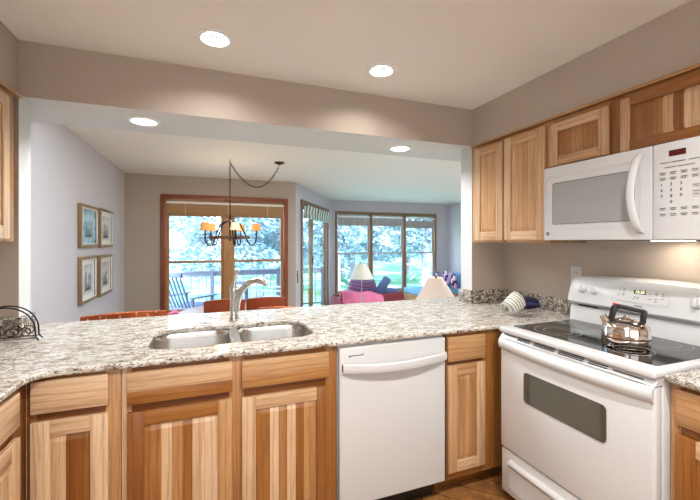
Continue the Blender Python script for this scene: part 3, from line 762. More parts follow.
# keypad
m = MB(); m.box(.606, .664, -.0012, .001, .342, .366); m.build('display', 'red_lcd', kp)
def key(a, c, z0_, z1_, marks):
    k = MB().box(a, c, -.001, .001, z0_, z1_).build('key', 'keygrey', kp)
    for p, q, u, v in marks: MB().box(p, q, -.0014, -.0009, u, v).build('key_mark', 'ink', k)
for z, row in ((.318, ((.572, .60), (.612, .652), (.672, .70))), (.298, ((.588, .622), (.634, .684)))):
    for a, c in row: key(a, c+.012, z-.0035, z+.0035, [(a+.004, c+.008, z-.0012, z+.0014)])
for z, hh in ((.274, .0075), (.252, .0075), (.128, .0065), (.104, .0065)):
    for i in range(4): key(.570+i*.037, .597+i*.037, z-hh, z+hh, [(.5735+i*.037, .5935+i*.037, z+.0012, z+.0042), (.576+i*.037, .591+i*.037, z-.0048, z-.0020)])
key(.684, .712, .205, .222, [(.688, .708, .215, .2175), (.691, .705, .2085, .2105)]); key(.684, .712, .168, .198, [(.688, .708, .190, .1925), (.690, .706, .179, .1815)])
for i, d_ in enumerate('1234567890'):
    r_, c_ = divmod(i, 3)
    if d_ == '0': r_, c_ = 3, 1
    text('digit', d_, .017, 'ink', kp, (.580+c_*.034, -.0012, .228-r_*.024), (PI/2, 0, 0), .0003)
m = MB(); m.box(.02, RW-.02, .03, .36, -.004, .0, .001); m.build('vent_grille', 'ink', mw)
l = light('cooktop_lamp', 'AREA', (.47, .28, -.010), (0, 0, 0), .55, (1, .82, .62), .16); l.parent = mw
m = MB(); m.box(.40, .54, .24, .32, -.0055, -.004, .0005); m.build('lamp_cover', 'lens', mw)

# ------------------------------------------------------------------ small kitchen things
ol = thing('wall_outlet', 'white electrical outlet on the wall above the backsplash left of the range', 'outlet', (2.159, 1.665, 1.165), -PI/2)
MB().box(-.036, .036, -.006, 0, -.058, .058, .003).build('plate', 'white2', ol)
for z in (-.02, .02):
    s_ = MB().box(-.017, .017, -.0085, -.005, z-.014, z+.014, .002).build('socket', 'white2', ol)
    MB().box(-.009, -.006, -.009, -.008, z-.006, z+.006).box(.006, .009, -.009, -.008, z-.006, z+.006).build('slots', 'slot', s_)

# wrought iron napkin holder at the left
nh = thing('napkin_holder', 'black wrought iron napkin holder with scrolls on the left end of the counter', 'napkin holder', (-.885, 2.165, ZT+.0005), .12)
def arch(y, r=.0032):
    return [(.115*math.cos(PI*k/20), y, .040+.125*math.sin(PI*k/20)**.9) for k in range(21)]
for y in (-.028, .028):
    p = [(.128, y*1.15, .0032), (.116, y, .020)]+arch(y)+[(-.116, y, .020), (-.128, y*1.15, .0032)]
    MB().tube(p, .0034, 8).build('arch', 'iron', nh)
for y in (-.028, .028):
    m = MB(); m.tube([(-.113, y, .016), (.113, y, .016)], .0026, 6)
    for cx, s_ in ((-.078, 1), (-.028, -1), (.028, 1), (.078, -1)):
        q = []
        for k in range(30):
            a = k/29*2.6*PI; r_ = .026*(1-k/29*.72); q.append((cx+s_*r_*math.cos(a), y, .044+r_*math.sin(a)*1.0))
        m.tube(q, .0024, 6)
    m.build('scrollwork', 'iron', nh)
m = MB()
for x in (-.10, -.05, 0, .05, .10): m.tube([(x, -.028, .016), (x, .028, .016)], .0022, 6)
m.build('base_rods', 'iron', nh)

# rolled striped towel and navy oven mitt
def stripes():
    m = mat('striped_cloth', (.7, .7, .65), .9); t = NT(m)
    o = t.obj(); s_ = t.n('SeparateXYZ', Vector=o)
    f_ = t.math('FRACT', t.math('MULTIPLY', s_.outputs['X'], 52.))
    c = t.ramp(f_, [(0, (.70, .70, .62)), (.74, (.70, .70, .62)), (.78, (.03, .035, .05)), (.93, (.03, .035, .05)), (.97, (.70, .70, .62))])
    t.l(c, t.b.inputs['Base Color']); n = t.n('TexNoise', Vector=o, Scale=180.).outputs[0]; t.bump(n, .4, .003); return m
M['stripes'] = stripes()
M['navy'] = mat('navy_cloth', (.022, .018, .07), .9)
tw = thing('dish_towel', 'rolled white dish towel with thin dark stripes on the counter left of the range', 'towel', (1.755, 1.792, ZT+.052))
tw.location = (1.755, 1.82, ZT+.046); tw.rotation_euler = (0, -.50, .10)
m = MB(); vs = []; fs = []; N = 60; L = 9; M['stripes']
for j in range(L+1):
    x = -.01+.115*j/L; grow = 1+.22*math.sin(j/L*2.0)
    for i in range(N+1):
        a = i/N*2*PI*2.6; r_ = (.016+.030*i/N)*grow
        vs.append((x+.004*math.sin(a*1.3+j), r_*math.cos(a)*.98, r_*math.sin(a)*1.08+.002*math.sin(j*1.7)))
for j in range(L):
    for i in range(N): fs.append((j*(N+1)+i, j*(N+1)+i+1, (j+1)*(N+1)+i+1, (j+1)*(N+1)+i))
m.poly(vs, fs); o = m.build('cloth_roll', 'stripes', tw)
sd_ = o.modifiers.new('s', 'SOLIDIFY'); sd_.thickness = .006; sd_.offset = 0
om = thing('oven_mitt', 'dark navy oven mitt with white cuff lying behind the striped towel', 'oven mitt', (1.985, 1.955, ZT+.022), -.25)
def blob(pts_, name, mt, par, sub=2):
    me = bpy.data.meshes.new(name); me.from_pydata([p[:3] for p in pts_], [(i, i+1) for i in range(len(pts_)-1)], [])
    o = bpy.data.objects.new(name, me); C.objects.link(o); o.parent = par
    o.modifiers.new('k', 'SKIN'); s2 = o.modifiers.new('s', 'SUBSURF'); s2.levels = sub; s2.render_levels = sub
    for v, p in zip(me.skin_vertices[0].data, pts_): v.radius = (p[3], p[4] if len(p) > 4 else p[3])
    me.materials.append(M[mt])
    me2 = bpy.data.meshes.new_from_object(o.evaluated_get(bpy.context.evaluated_depsgraph_get())); o.modifiers.clear(); o.data = me2
    for p in me2.polygons: p.use_smooth = True
    return o
blob([(0, 0, .026, .026, .040), (.05, -.01, .026, .025, .05), (.11, -.01, .022, .02, .04), (.14, -.01, .018, .012, .025)], 'mitt_body', 'navy', om)
blob([(.04, -.03, .024, .016), (.07, -.075, .022, .014), (.10, -.09, .018, .010)], 'thumb', 'navy', om)
M['cuff'] = mat('pale_cuff', (.45, .44, .40), .9)
blob([(-.075, .0, .036, .026, .036), (-.04, 0, .038, .034, .040), (-.005, 0, .030, .024, .036)], 'cuff', 'cuff', om)

# ------------------------------------------------------------------ pictures on the left wall
def print_mat(name, bgc, seed, tint):
    m = mat(name, bgc, .3); t = NT(m); o = t.obj()
    n = t.n('TexNoise', Vector=o, Scale=9., Detail=3.).outputs[0]
    t.l(t.ramp(n, [(.4, tuple(c*.8 for c in bgc)), (.6, tint)]), t.b.inputs['Base Color']); return m
M['gold'] = mat('dull_gold_frame', (.30, .19, .09), .4, .3); M['matboard'] = mat('white_mat_board', (.8, .8, .76), .7)
M['p1'] = print_mat('blue_print', (.20, .42, .52), 1, (.45, .66, .74)); M['p2'] = print_mat('grey_print', (.5, .5, .52), 2, (.66, .66, .68))
for i, (y0, y1, z0, z1, lb, pm) in enumerate(((4.14, 4.71, 1.318, 1.742, 'gilt framed print in blue tones, upper left of the four on the wall', 'p1'),
        (4.80, 5.36, 1.308, 1.750, 'gilt framed grey print, upper right of the four on the wall', 'p2'),
        (4.14, 4.66, .775, 1.232, 'gilt framed pale print, lower left of the four on the wall', 'p2'),
        (4.79, 5.33, .762, 1.222, 'gilt framed pale print, lower right of the four on the wall', 'p2'))):
    W_, H_ = y1-y0, z1-z0
    t = thing('framed_picture', lb, 'picture', (XL+.001, y0, z0), PI/2, 'framed prints on the dining room wall')
    fw = .032
    m = MB(); m.box(0, fw, -.032, 0, 0, H_, .004).box(W_-fw, W_, -.032, 0, 0, H_, .004).box(fw, W_-fw, -.032, 0, 0, fw, .004).box(fw, W_-fw, -.032, 0, H_-fw, H_, .004); m.build('frame', 'gold', t)
    m = MB(); m.box(fw, fw+.008, -.033, -.02, fw, H_-fw, .001).box(W_-fw-.008, W_-fw, -.033, -.02, fw, H_-fw, .001).box(fw, W_-fw, -.033, -.02, fw, fw+.008, .001).box(fw, W_-fw, -.033, -.02, H_-fw-.008, H_-fw, .001); m.build('inner_lip', 'matboard', t)
    MB().box(fw, W_-fw, -.012, -.002, fw, H_-fw).build('mat_board', 'matboard' if i != 0 else 'p1', t)
    m = MB(); m.box(fw+.06, W_-fw-.06, -.0135, -.012, fw+.05, H_-fw-.05, 0, 0)
    pr = m.build('print', pm, t)
    m = MB(); rr = random.Random(i)
    for k in range(7):
        x = W_*(.34+.07*k*.8); h = rr.uniform(.1, .5)*H_; zz = H_*.28
        m.box(x, x+.012, -.0145, -.0135, zz, zz+h*.8)
    m.prism([(W_*.3, H_*.25), (W_*.7, H_*.25), (W_*.64, H_*.32), (W_*.34, H_*.30)], -.0148, -.0135, 'y'); m.build('print_drawing', 'ink', pr)

# ------------------------------------------------------------------ chandelier
ch = thing('chandelier', 'wood ring chandelier with amber candle shades hung on a swagged chain', 'chandelier', (.229, 4.70, 0))
zr = 1.445-.02
def shade_mat(name, col, em, st):
    m = mat(name, col, .8, Emission_Color=(*em, 1), Emission_Strength=st); m.node_tree.nodes['Principled BSDF'].inputs['Subsurface Weight'].default_value = 0; return m
M['amber'] = shade_mat('amber_shade', (.55, .26, .08), (1, .40, .08), .32); M['cream_shade'] = shade_mat('cream_shade', (.7, .58, .42), (1, .8, .5), .3)
m = MB(); vs = []; fs = []; N = 48
for k in range(N):
    a = 2*PI*k/N
    for r_, z in ((.205, zr-.018), (.238, zr-.018), (.238, zr+.018), (.205, zr+.018)): vs.append((r_*math.cos(a), r_*math.sin(a), z))
for k in range(N):
    for j in range(4): fs.append((k*4+j, k*4+(j+1) % 4, ((k+1) % N)*4+(j+1) % 4, ((k+1) % N)*4+j))
m.poly(vs, fs); m.build('wood_ring', 'darkwood', ch)
m = MB(); m.tube([(0, 0, zr+.30), (0, 0, zr+.22), (0, 0, zr+.12), (0, 0, zr-.04)], [.008, .014, .008, .012], 10); m.build('stem', 'iron', ch)
def arm(a):
    r = ch; ca, sa = math.cos(a), math.sin(a)
    P = lambda q: (q[0]*ca, q[0]*sa, q[1])
    m = MB(); q = [(0, zr+.20), (.05, zr+.20), (.12, zr+.16), (.165, zr+.07), (.20, zr-.03), (.23, zr-.085), (.27, zr-.095), (.30, zr-.06), (.308, zr-.02), (.31, zr+.03)]
    m.tube([P(x) for x in q], .0085, 8); m.tube([(.31*ca-.055, .31*sa, zr-.005), (.31*ca+.055, .31*sa, zr-.005)], .004, 6)
    m.lathe([(.028, zr+.03), (.03, zr+.036), (.012, zr+.04), (.009, zr+.045), (.009, zr+.10)], .31*ca, .31*sa, 12)
    ao = m.build('arm', 'iron', ch)
    s = MB(); s.lathe([(.060, zr+.085), (.042, zr+.175)], .31*ca, .31*sa, 20, cap=False)
    so = s.build('lamp_shade', 'cream_shade' if abs(a-math.radians(-82)) < .2 else 'amber', ao)
    b_ = MB(); b_.lathe([(.004, zr+.10), (.012, zr+.115), (.010, zr+.135), (.002, zr+.155)], .31*ca, .31*sa, 10); b_.build('bulb', 'lens', ao)
for k in range(5): arm(math.radians(-10-72*k))
def chain(pts_, name):
    m = MB(); L_ = .034
    # resample
    segs = [Vector(p) for p in pts_]; out_ = [segs[0]]; acc = 0
    for a_, b_ in zip(segs, segs[1:]):
        d_ = (b_-a_); n_ = d_.length; pos = L_-acc
        while pos <= n_: out_.append(a_+d_*(pos/n_)); pos += L_
        acc = n_-(pos-L_)
    for i in range(len(out_)-1):
        a_, b_ = out_[i], out_[i+1]; c_ = (a_+b_)/2; d_ = (b_-a_).normalized(); u_ = d_.orthogonal().normalized()
        if i % 2: u_ = d_.cross(u_)
        m.tube([c_+d_*(.022*math.cos(t_))+u_*(.010*math.sin(t_)) for t_ in [2*PI*j/10 for j in range(10)]], .0032, 5, closed=True)
    m.build(name, 'bronze', ch)
chain([(0, 0, zr+.30), (0, 0, ZC-.04)], 'hanging_chain')
sw = [(.593*u, -.03*u, ZC-.04-.27*4*u*(1-u)*(.93+.25*u)) for u in [k/24 for k in range(25)]]
chain(sw, 'swag_chain')
m = MB(); m.tube([(0, 0, ZC), (0, 0, ZC-.03), (.012, 0, ZC-.045), (0, 0, ZC-.055)], .004, 6); m.build('ceiling_hook', 'bronze', ch)
m = MB(); m.lathe([(.065, ZC), (.062, ZC-.012), (.030, ZC-.022), (.008, ZC-.035)], .593, -.03, 28); m.build('canopy', 'bronze', ch)
l = light('chandelier_glow', 'POINT', (0, 0, zr+.26), (0, 0, 0), 6, (1, .72, .42), .15); l.parent = ch

# ------------------------------------------------------------------ dining chairs and table
def dots():
    m = mat('orange_dotted_fabric', (.4, .08, .02), .8); t = NT(m); o = t.obj()
    v = t.n('TexVoronoi', Vector=o, Scale=26.); n = t.n('TexNoise', Vector=o, Scale=9.).outputs[0]
    c = t.ramp(n, [(.4, (.33, .055, .015)), (.62, (.50, .12, .025))])
    c = t.mix(t.ramp(v.outputs['Distance'], [(.16, (1, 1, 1)), (.22, (0, 0, 0))]), c, (.75, .52, .25))
    t.l(c, t.b.inputs['Base Color']); return m
M['orange'] = dots(); M['rust'] = mat('rust_leather', (.27, .05, .014), .5)
ZD = -.2
def dining_chair(label, loc, rotz, mt, cap=False, w=.24):
    # faces +y local, back at -y
    t = thing('dining_chair', label, 'chair', loc, rotz, 'upholstered chairs round the dining table')
    m = MB(); vs = []; fs = []; N = 14; rows = 6
    for side in (0, 1):
        for j in range(rows+1):
            z = .50+.52*j/rows
            for i in range(N+1):
                u = -1+2*i/N; x = w*u; y = -.20-.055*(z-.50)/.52+.07*u*u
                zt = z+(.022*(1-u*u) if j == rows else 0); 
                vs.append((x, y-(0 if side else .045)*(1-.25*abs(u)), zt))
    S = (rows+1)*(N+1); idx = lambda s_, j, i: s_*S+j*(N+1)+i
    for j in range(rows):
        for i in range(N):
            for s_ in (0, 1): fs.append((idx(s_, j, i), idx(s_, j, i+1), idx(s_, j+1, i+1), idx(s_, j+1, i)))
    for i in range(N):
        fs.append((idx(0, rows, i), idx(0, rows, i+1), idx(1, rows, i+1), idx(1, rows, i))); fs.append((idx(0, 0, i), idx(0, 0, i+1), idx(1, 0, i+1), idx(1, 0, i)))
    for j in range(rows):
        fs.append((idx(0, j, 0), idx(0, j+1, 0), idx(1, j+1, 0), idx(1, j, 0))); fs.append((idx(0, j, N), idx(0, j+1, N), idx(1, j+1, N), idx(1, j, N)))
    m.poly(vs, fs); m.build('backrest', mt, t)
    m = MB(); m.box(-w+.01, w-.01, -.20, .24, .40, .48, .025, segs=3); m.build('seat', mt, t)
    for x in (-w+.035, w-.035):
        for y in (-.19, .21):
            MB().tube([(x, y, .41), (x, y, .0)], [.020, .014], 10).build('leg', 'oak', t)
    if cap:
        MB().tube([(w-.005, -.215, .90), (w+.02, -.21, .985), (w+.055, -.205, 1.005), (w+.085, -.20, .99)], [.016, .018, .018, .012], 10).build('armrest', 'pinkcloth', t)
    return t
M['pinkcloth'] = mat('pink_cloth', (.62, .16, .30), .85)
dining_chair('orange dotted dining chair nearest the left wall, behind the counter', (-.60, 3.32, ZD+.03), .10, 'orange', True, .27)
dining_chair('rust red dining chair seen to the left of the faucet', (.14, 3.90, ZD), -.04, 'rust', False, .185)
dining_chair('rust red dining chair seen to the right of the faucet', (.53, 3.90, ZD), -.06, 'rust', False, .185)
dining_chair('orange dining chair turned sideways in front of the rust chairs', (.64, 3.30, ZD), -.35, 'orange', False, .20)
dt = thing('dining_table', 'oval oak dining table under the chandelier, hidden behind the counter', 'table', (.229, 4.75, ZD))
m = MB(); m.lathe([(.55, .69), (.60, .70), (.60, .725), (.585, .73)], n=48); m.build('tabletop', 'oak', dt)
MB().lathe([(.30, 0), (.30, .03), (.06, .08), (.05, .55), (.14, .69)], n=24).build('pedestal', 'oak', dt)

# ------------------------------------------------------------------ living room
ZL = -.2
M['lampshade'] = mat('cream_lamp_shade', (.74, .72, .62), .8); M['lampshade_b'] = mat('pink_beige_lamp_shade', (.62, .50, .42), .8, Emission_Color=(1, .8, .65, 1), Emission_Strength=.10)
def table_lamp(name, label, loc, hb_, r0, r1, hs, mt, basemt):
    t = thing(name, label, 'lamp', loc)
    MB().lathe([(.085, 0), (.085, .012), (.03, .022), (.012, .04), (.016, .10), (.010, .18), (.008, .25), (.008, .32), (.008, hb_+hs*.9)], n=24).build('base', basemt, t)
    m = MB(); m.lathe([(r0, hb_), (r1, hb_+hs), (r1-.004, hb_+hs), (r0-.004, hb_)], n=36, cap=False); m.build('lamp_shade', mt, t)
    m = MB(); m.tube([(r1*.97*math.cos(a), r1*.97*math.sin(a), hb_+hs-.012) for a in (0, PI)], .002, 5); m.tube([(0, r1*.97, hb_+hs-.012), (0, -r1*.97, hb_+hs-.012)], .002, 5)
    m.lathe([(.012, hb_+hs-.02), (.014, hb_+hs+.005), (.004, hb_+hs+.025)], n=12); m.build('harp', basemt, t)
    return t
def side_table(label, loc, h, r=.26):
    t = thing('side_table', label, 'table', loc)
    MB().lathe([(r, h-.03), (r+.01, h-.02), (r, h)], n=32).build('tabletop', 'oakdark', t)
    for a in range(4):
        x, y = r*.7*math.cos(a*PI/2+.78), r*.7*math.sin(a*PI/2+.78); MB().tube([(x, y, h-.03), (x, y, 0)], [.02, .014], 8).build('leg', 'oakdark', t)
side_table('small dark side table beside the pink sofa carrying the cream lamp', (2.585, 6.20, ZL), .42)
table_lamp('table_lamp', 'table lamp with pale cream cone shade in front of the bay window', (2.585, 6.20, ZL+.421), .478, .215, .085, .28, 'lampshade', 'vinyl')
side_table('side table just beyond the counter carrying the large beige lamp', (2.50, 3.72, ZL), .40)
table_lamp('table_lamp', 'large beige cone lamp shade rising just beyond the counter by the right column', (2.50, 3.72, ZL+.401), .490, .235, .078, .262, 'lampshade_b', 'bronze')
l = light('lamp_bulb', 'POINT', (2.50, 3.72, .86), (0, 0, 0), 3, (1, .75, .55), .04)

def plaid():
    m = mat('plaid_fabric', (.1, .1, .3), .85); t = NT(m); o = t.obj()
    w1 = t.n('TexWave', Vector=o, Scale=5.5, Distortion=2.); w2 = t.n('TexWave', Vector=o, Scale=4.7, Distortion=2.); w2.bands_direction = 'Z'
    c = t.mix(t.ramp(w1.outputs[0], [(.4, (0, 0, 0)), (.5, (1, 1, 1))]), (.03, .05, .20), (.42, .07, .10))
    c = t.mix(t.ramp(w2.outputs[0], [(.6, (0, 0, 0)), (.72, (1, 1, 1))]), c, (.16, .18, .36))
    t.l(c, t.b.inputs['Base Color']); return m
M['plaid'] = plaid(); M['pink'] = mat('pink_throw_cloth', (.85, .22, .38), .85); M['maroon'] = mat('maroon_cloth', (.20, .03, .035), .85)
M['bluecloth'] = mat('light_blue_cushion', (.20, .42, .62), .85); M['bluegrey'] = mat('slate_blue_cloth', (.12, .17, .36), .85)
def patch():
    m = mat('patchwork_fabric', (.5, .3, .4), .85); t = NT(m); o = t.obj()
    v = t.n('TexVoronoi', Vector=o, Scale=11.); s_ = t.n('SeparateColor', Color=v.outputs['Color'])
    t.l(t.ramp(s_.outputs[0], [(0, (.03, .025, .09)), (.3, (.65, .25, .40)), (.5, (.75, .68, .72)), (.7, (.05, .04, .10)), (.9, (.25, .45, .65))], 'CONSTANT'), t.b.inputs['Base Color']); return m
M['patch'] = patch()
def cushion(name, label, loc, rot, sx_, sy_, sz_, mt, group=None, cat='cushion'):
    m = MB(); vs = []; fs = []; n = 12
    for s_ in (-1, 1):
        for i in range(n+1):
            for j in range(n+1):
                u, v = -1+2*i/n, -1+2*j/n; pin = 1-.10*(abs(u)*abs(v))**2
                h = (max(0, 1-u**4)*max(0, 1-v**4))**.5
                vs.append((u*sx_/2*pin*(1-.03*(1-v*v)), s_*(h*sy_/2+.004), v*sz_/2*pin))
    S = (n+1)**2
    for s_ in (0, 1):
        for i in range(n):
            for j in range(n):
                a = s_*S+i*(n+1)+j; fs.append((a, a+1, a+n+2, a+n+1))
    for i in range(n):
        for a, b_ in ((i*(n+1), (i+1)*(n+1)), (i*(n+1)+n, (i+1)*(n+1)+n), (i, i+1), (n*(n+1)+i, n*(n+1)+i+1)): fs.append((a, b_, S+b_, S+a))
    m.poly(vs, fs); o = m.build(name, mt, None, loc, rot); return tag(o, label, cat, group)
# sofa with its back to the kitchen
sf = thing('sofa', 'pink and maroon covered sofa with its back to the kitchen before the bay window', 'sofa', (3.05, 7.05, ZL), 0.0); sf.scale = (1, 1, .80)
MB().box(-.56, .64, -.30, .40, .08, .36, .05, segs=3).build('seat', 'maroon', sf)
m = MB(); m.prism([(-.36, .05), (-.18, .05), (-.20, .60), (-.26, .66), (-.33, .62)], -.62, .70, 'x', bev=.02); m.build('backrest', 'maroon', sf)
MB().box(-.66, -.54, -.30, .42, .08, .52, .04, segs=3).build('armrest', 'maroon', sf); MB().box(.62, .74, -.30, .42, .08, .48, .04, segs=3).build('armrest', 'maroon', sf)
for x in (-.6, .68):
    for y in (-.28, .36): MB().cyl((x, y, 0), (x, y, .09), .02).build('leg', 'oakdark', sf)
# pink throw draped over its back
m = MB(); vs = []; fs = []; prof = [(-.42, .25), (-.405, .45), (-.385, .63), (-.33, .690), (-.25, .700), (-.175, .62), (-.165, .45)]; N = 26
for i in range(N+1):
    u = i/N
    for y, z in prof: vs.append((-.66+.86*u, y-.015*math.sin(u*23+z*4)-.01, z+.02*math.sin(u*11)-(u**2)*.10*(1 if z > .5 else .3)+.02))
K = len(prof)
for i in range(N):
    for k in range(K-1): fs.append((i*K+k, i*K+k+1, (i+1)*K+k+1, (i+1)*K+k))
m.poly(vs, fs); o = m.build('throw_blanket', 'pink', None, (3.05, 7.05, ZL)); o.scale = (1, 1, .84); sm = o.modifiers.new('s', 'SOLIDIFY'); sm.thickness = .018
tag(o, 'bright pink throw draped over the left of the sofa back', 'blanket')
cushion('throw_pillow', 'plaid red and navy pillow standing on the sofa behind the cream lamp', (2.82, 6.96, .42), (.25, .15, .1), .46, .14, .42, 'plaid', 'pillows on the sofa')
cushion('throw_pillow', 'dark plaid pillow on the sofa right of the cream lamp pole', (3.12, 7.16, .36), (.2, -.35, -.1), .42, .13, .38, 'plaid', 'pillows on the sofa')
cushion('throw_pillow', 'slate blue pillow leaning at the right end of the sofa', (3.42, 7.06, .42), (.2, .5, -.2), .20, .13, .46, 'bluegrey', 'pillows on the sofa')
cushion('throw_pillow', 'slate blue bolster pillow lying at the right end of the sofa', (3.66, 7.18, .27), (.1, .12, 0), .42, .18, .20, 'bluegrey', 'pillows on the sofa')
# window seat
ws = thing('corner_bench', 'wooden window seat with light blue cushion in the bay corner', 'bench', (0, 0, 0))
MB().box(4.62, 6.055, 7.62, 8.37, ZL, .07, .006).build('box_base', 'oak', ws)
MB().box(4.64, 6.05, 7.61, 8.36, .072, .20, .035, segs=3).build('seat_cushion', 'bluecloth', ws)
MB().box(5.90, 6.05, 7.45, 8.36, .205, .56, .05, segs=3).build('back_cushion', 'bluecloth', ws)
for i, (loc, rot, mt, lb) in enumerate((((5.56, 8.20, .415), (-.15, 0, .95), 'patch', 'patchwork pillow in pink and navy at the left of the window seat pile'), ((5.62, 7.90, .42), (-.2, .5, 1.1), 'patch', 'tilted patchwork pillow in the middle of the window seat pile'), ((5.60, 7.60, .42), (-.15, -.1, 1.2), 'patch', 'patchwork pillow at the near end of the window seat pile'))):
    cushion('throw_pillow', lb, loc, rot, .40, .14, .38, mt, 'pillows on the window seat')
m = thing('wall_outlet', 'small white outlet plate on the wall under the bay window', 'outlet', (4.15, 8.449, -.02))
MB().box(-.06, .06, -.006, 0, -.05, .05, .002).build('plate', 'white2', m); MB().box(-.035, -.01, -.008, -.005, -.02, .02).box(.01, .035, -.008, -.005, -.02, .02).build('socket', 'ink', m)
# key rack on the angled wall
m = thing('wall_thermometer', 'narrow black wall thermometer left of the patio door', 'thermometer', (1.363+.09*math.cos(AA), 6.18+.09*math.sin(AA), .665), AA)
MB().box(-.02, .02, -.014, 0, 0, .205, .004).build('case', 'black', m); MB().box(-.010, .010, -.016, -.013, .02, .185).build('scale', 'offwhite', m); MB().cyl((0, -.018, .03), (0, -.018, .15), .003, n=6).build('tube', 'red', m)

# ------------------------------------------------------------------ outside: deck, railing, chairs, trees, house
M['deckwood'] = mat('grey_blue_deck_boards', (.30, .34, .40), .7); M['railpaint'] = mat('slate_railing_paint', (.20, .22, .28), .6)
M['chairpaint'] = mat('slate_blue_chair_paint', (.12, .16, .24), .6); M['siding'] = mat('pale_siding', (.62, .70, .76), .8); M['roofing'] = mat('slate_roof', (.26, .36, .46), .8)
def grass():
    m = mat('lawn', (.1, .3, .1), .95); t = NT(m); n = t.n('TexNoise', Vector=t.obj(), Scale=.5, Detail=5.).outputs[0]
    t.l(t.ramp(n, [(.35, (.08, .30, .12)), (.5, (.20, .42, .20)), (.62, (.55, .58, .52))]), t.b.inputs['Base Color']); return m
M['grass'] = grass()
struct(MB().box(-60, 60, 9.0, 90, -1.2, -1.0).build('ground', 'grass'))
m = MB()
for k in range(18):
    y = 6.36+.145*k; x1 = 1.52+.0+(y-6.36)/2.27*1.357; m.box(-3.2, min(x1, 2.62), y, y+.138, -.27, -.235)
m.box(-3.2, 2.6, 6.4, 6.5, -.6, -.27).box(-3.2, 2.6, 8.8, 8.9, -1.0, -.27)
struct(m.build('floor_deck', 'deckwood'))
rl = thing('deck_railing', 'slate painted wooden railing along the far side of the deck', 'railing', (0, 8.72, -.235))
m = MB(); m.box(-3.2, 2.66, -.07, .07, .93, .97, .004); m.box(-3.2, 2.66, -.02, .02, .84, .93, .004); m.build('top_rail', 'railpaint', rl)
MB().box(-3.2, 2.66, -.02, .02, .09, .13, .003).build('bottom_rail', 'railpaint', rl)
for k, x in enumerate((-3.0, -1.5, 0.05, 1.50, 2.6)): MB().box(x-.045, x+.045, -.045, .045, 0, 1.0, .004).build('post', 'railpaint', rl)
x = -2.86
while x < 2.5:
    if all(abs(x-p) > .08 for p in (-3.0, -1.5, .05, 1.5, 2.6)): MB().cyl((x, 0, .12), (x, 0, .85), .011, n=8).build('baluster', 'railpaint', rl)
    x += .155
def deck_chair(label, loc, rotz, mt):
    t = thing('deck_chair', label, 'chair', loc, rotz, 'slatted chairs on the deck')
    # faces +y local; back leaning to -y
    lean = .28
    for k in range(7):
        x = -.24+.08*k; m = MB(); m.tube([(x, -.22, .36), (x*1.12, -.22-lean*.55, .70), (x*1.2, -.22-lean, 1.02-.02*abs(k-3))], [.018, .018, .018], 4); m.build('back_slat', mt, t)
    m = MB(); m.box(-.32, .32, -.235-lean, -.185-lean+.0, .98, 1.05, .01).box(-.29, .29, -.25, -.20, .36, .42, .01); m.build('back_rail', mt, t)
    m = MB()
    for k in range(6): m.box(-.27, .27, -.20+.08*k, -.13+.08*k, .36+.012*k, .38+.012*k, .004)
    m.build('seat', mt, t)
    for s_ in (-1, 1):
        m = MB(); m.box(s_*.33-.05, s_*.33+.05, -.30, .32, .58, .605, .006); m.build('armrest', mt, t)
        m = MB(); m.tube([(s_*.31, .24, .59), (s_*.31, .27, .05)], .024, 4); m.build('leg', mt, t)
        m = MB(); m.tube([(s_*.31, -.22, .59), (s_*.31, -.30, .05)], .024, 4); m.build('leg', mt, t)
        m = MB(); m.tube([(s_*.31, -.55, .09), (s_*.31, -.3, .03), (s_*.31, 0, .018), (s_*.31, .3, .035), (s_*.31, .45, .07)], .018, 6); m.build('rocker', mt, t)
deck_chair('slate blue slatted rocking chair on the deck behind the left sash', (-.36, 7.55, -.235), math.radians(-42), 'chairpaint')
deck_chair('pale slatted chair on the deck at the right edge of the dining window', (1.35, 7.95, -.235), math.radians(60), 'siding')
dtb = thing('deck_table', 'small slate blue slatted table on the deck beside the rocking chair', 'table', (.50, 7.80, -.235))
m = MB()
for k in range(5): m.box(-.25, .25, -.25+.10*k, -.16+.10*k, .76, .785, .003)
m.build('tabletop', 'chairpaint', dtb)
for x in (-.2, .2):
    for y in (-.2, .2): MB().box(x-.02, x+.02, y-.02, y+.02, 0, .76, .003).build('leg', 'chairpaint', dtb)

# neighbouring house
hs = thing('neighbour_house', 'pale neighbouring house with slate roof seen through the left dining sash', 'house', (-5.6, 25, -1.0))
MB().box(-5, 4.4, 0, 6, 0, 2.05).build('wall', 'siding', hs)
m = MB(); m.prism([(-.7, 1.9), (-.7, 2.1), (3, 4.4), (6.7, 2.1), (6.7, 1.9), (3, 4.1)], -5.6, 4.9, 'x'); m.build('roof', 'roofing', hs)
for x in (-3, -.5, 2.4):
    w_ = MB().box(x, x+1.1, -.06, .0, .9, 1.75, .01).build('window', 'whitesash', hs); MB().box(x+.08, x+1.02, -.08, -.06, .98, 1.67).build('pane', 'roofing', w_)

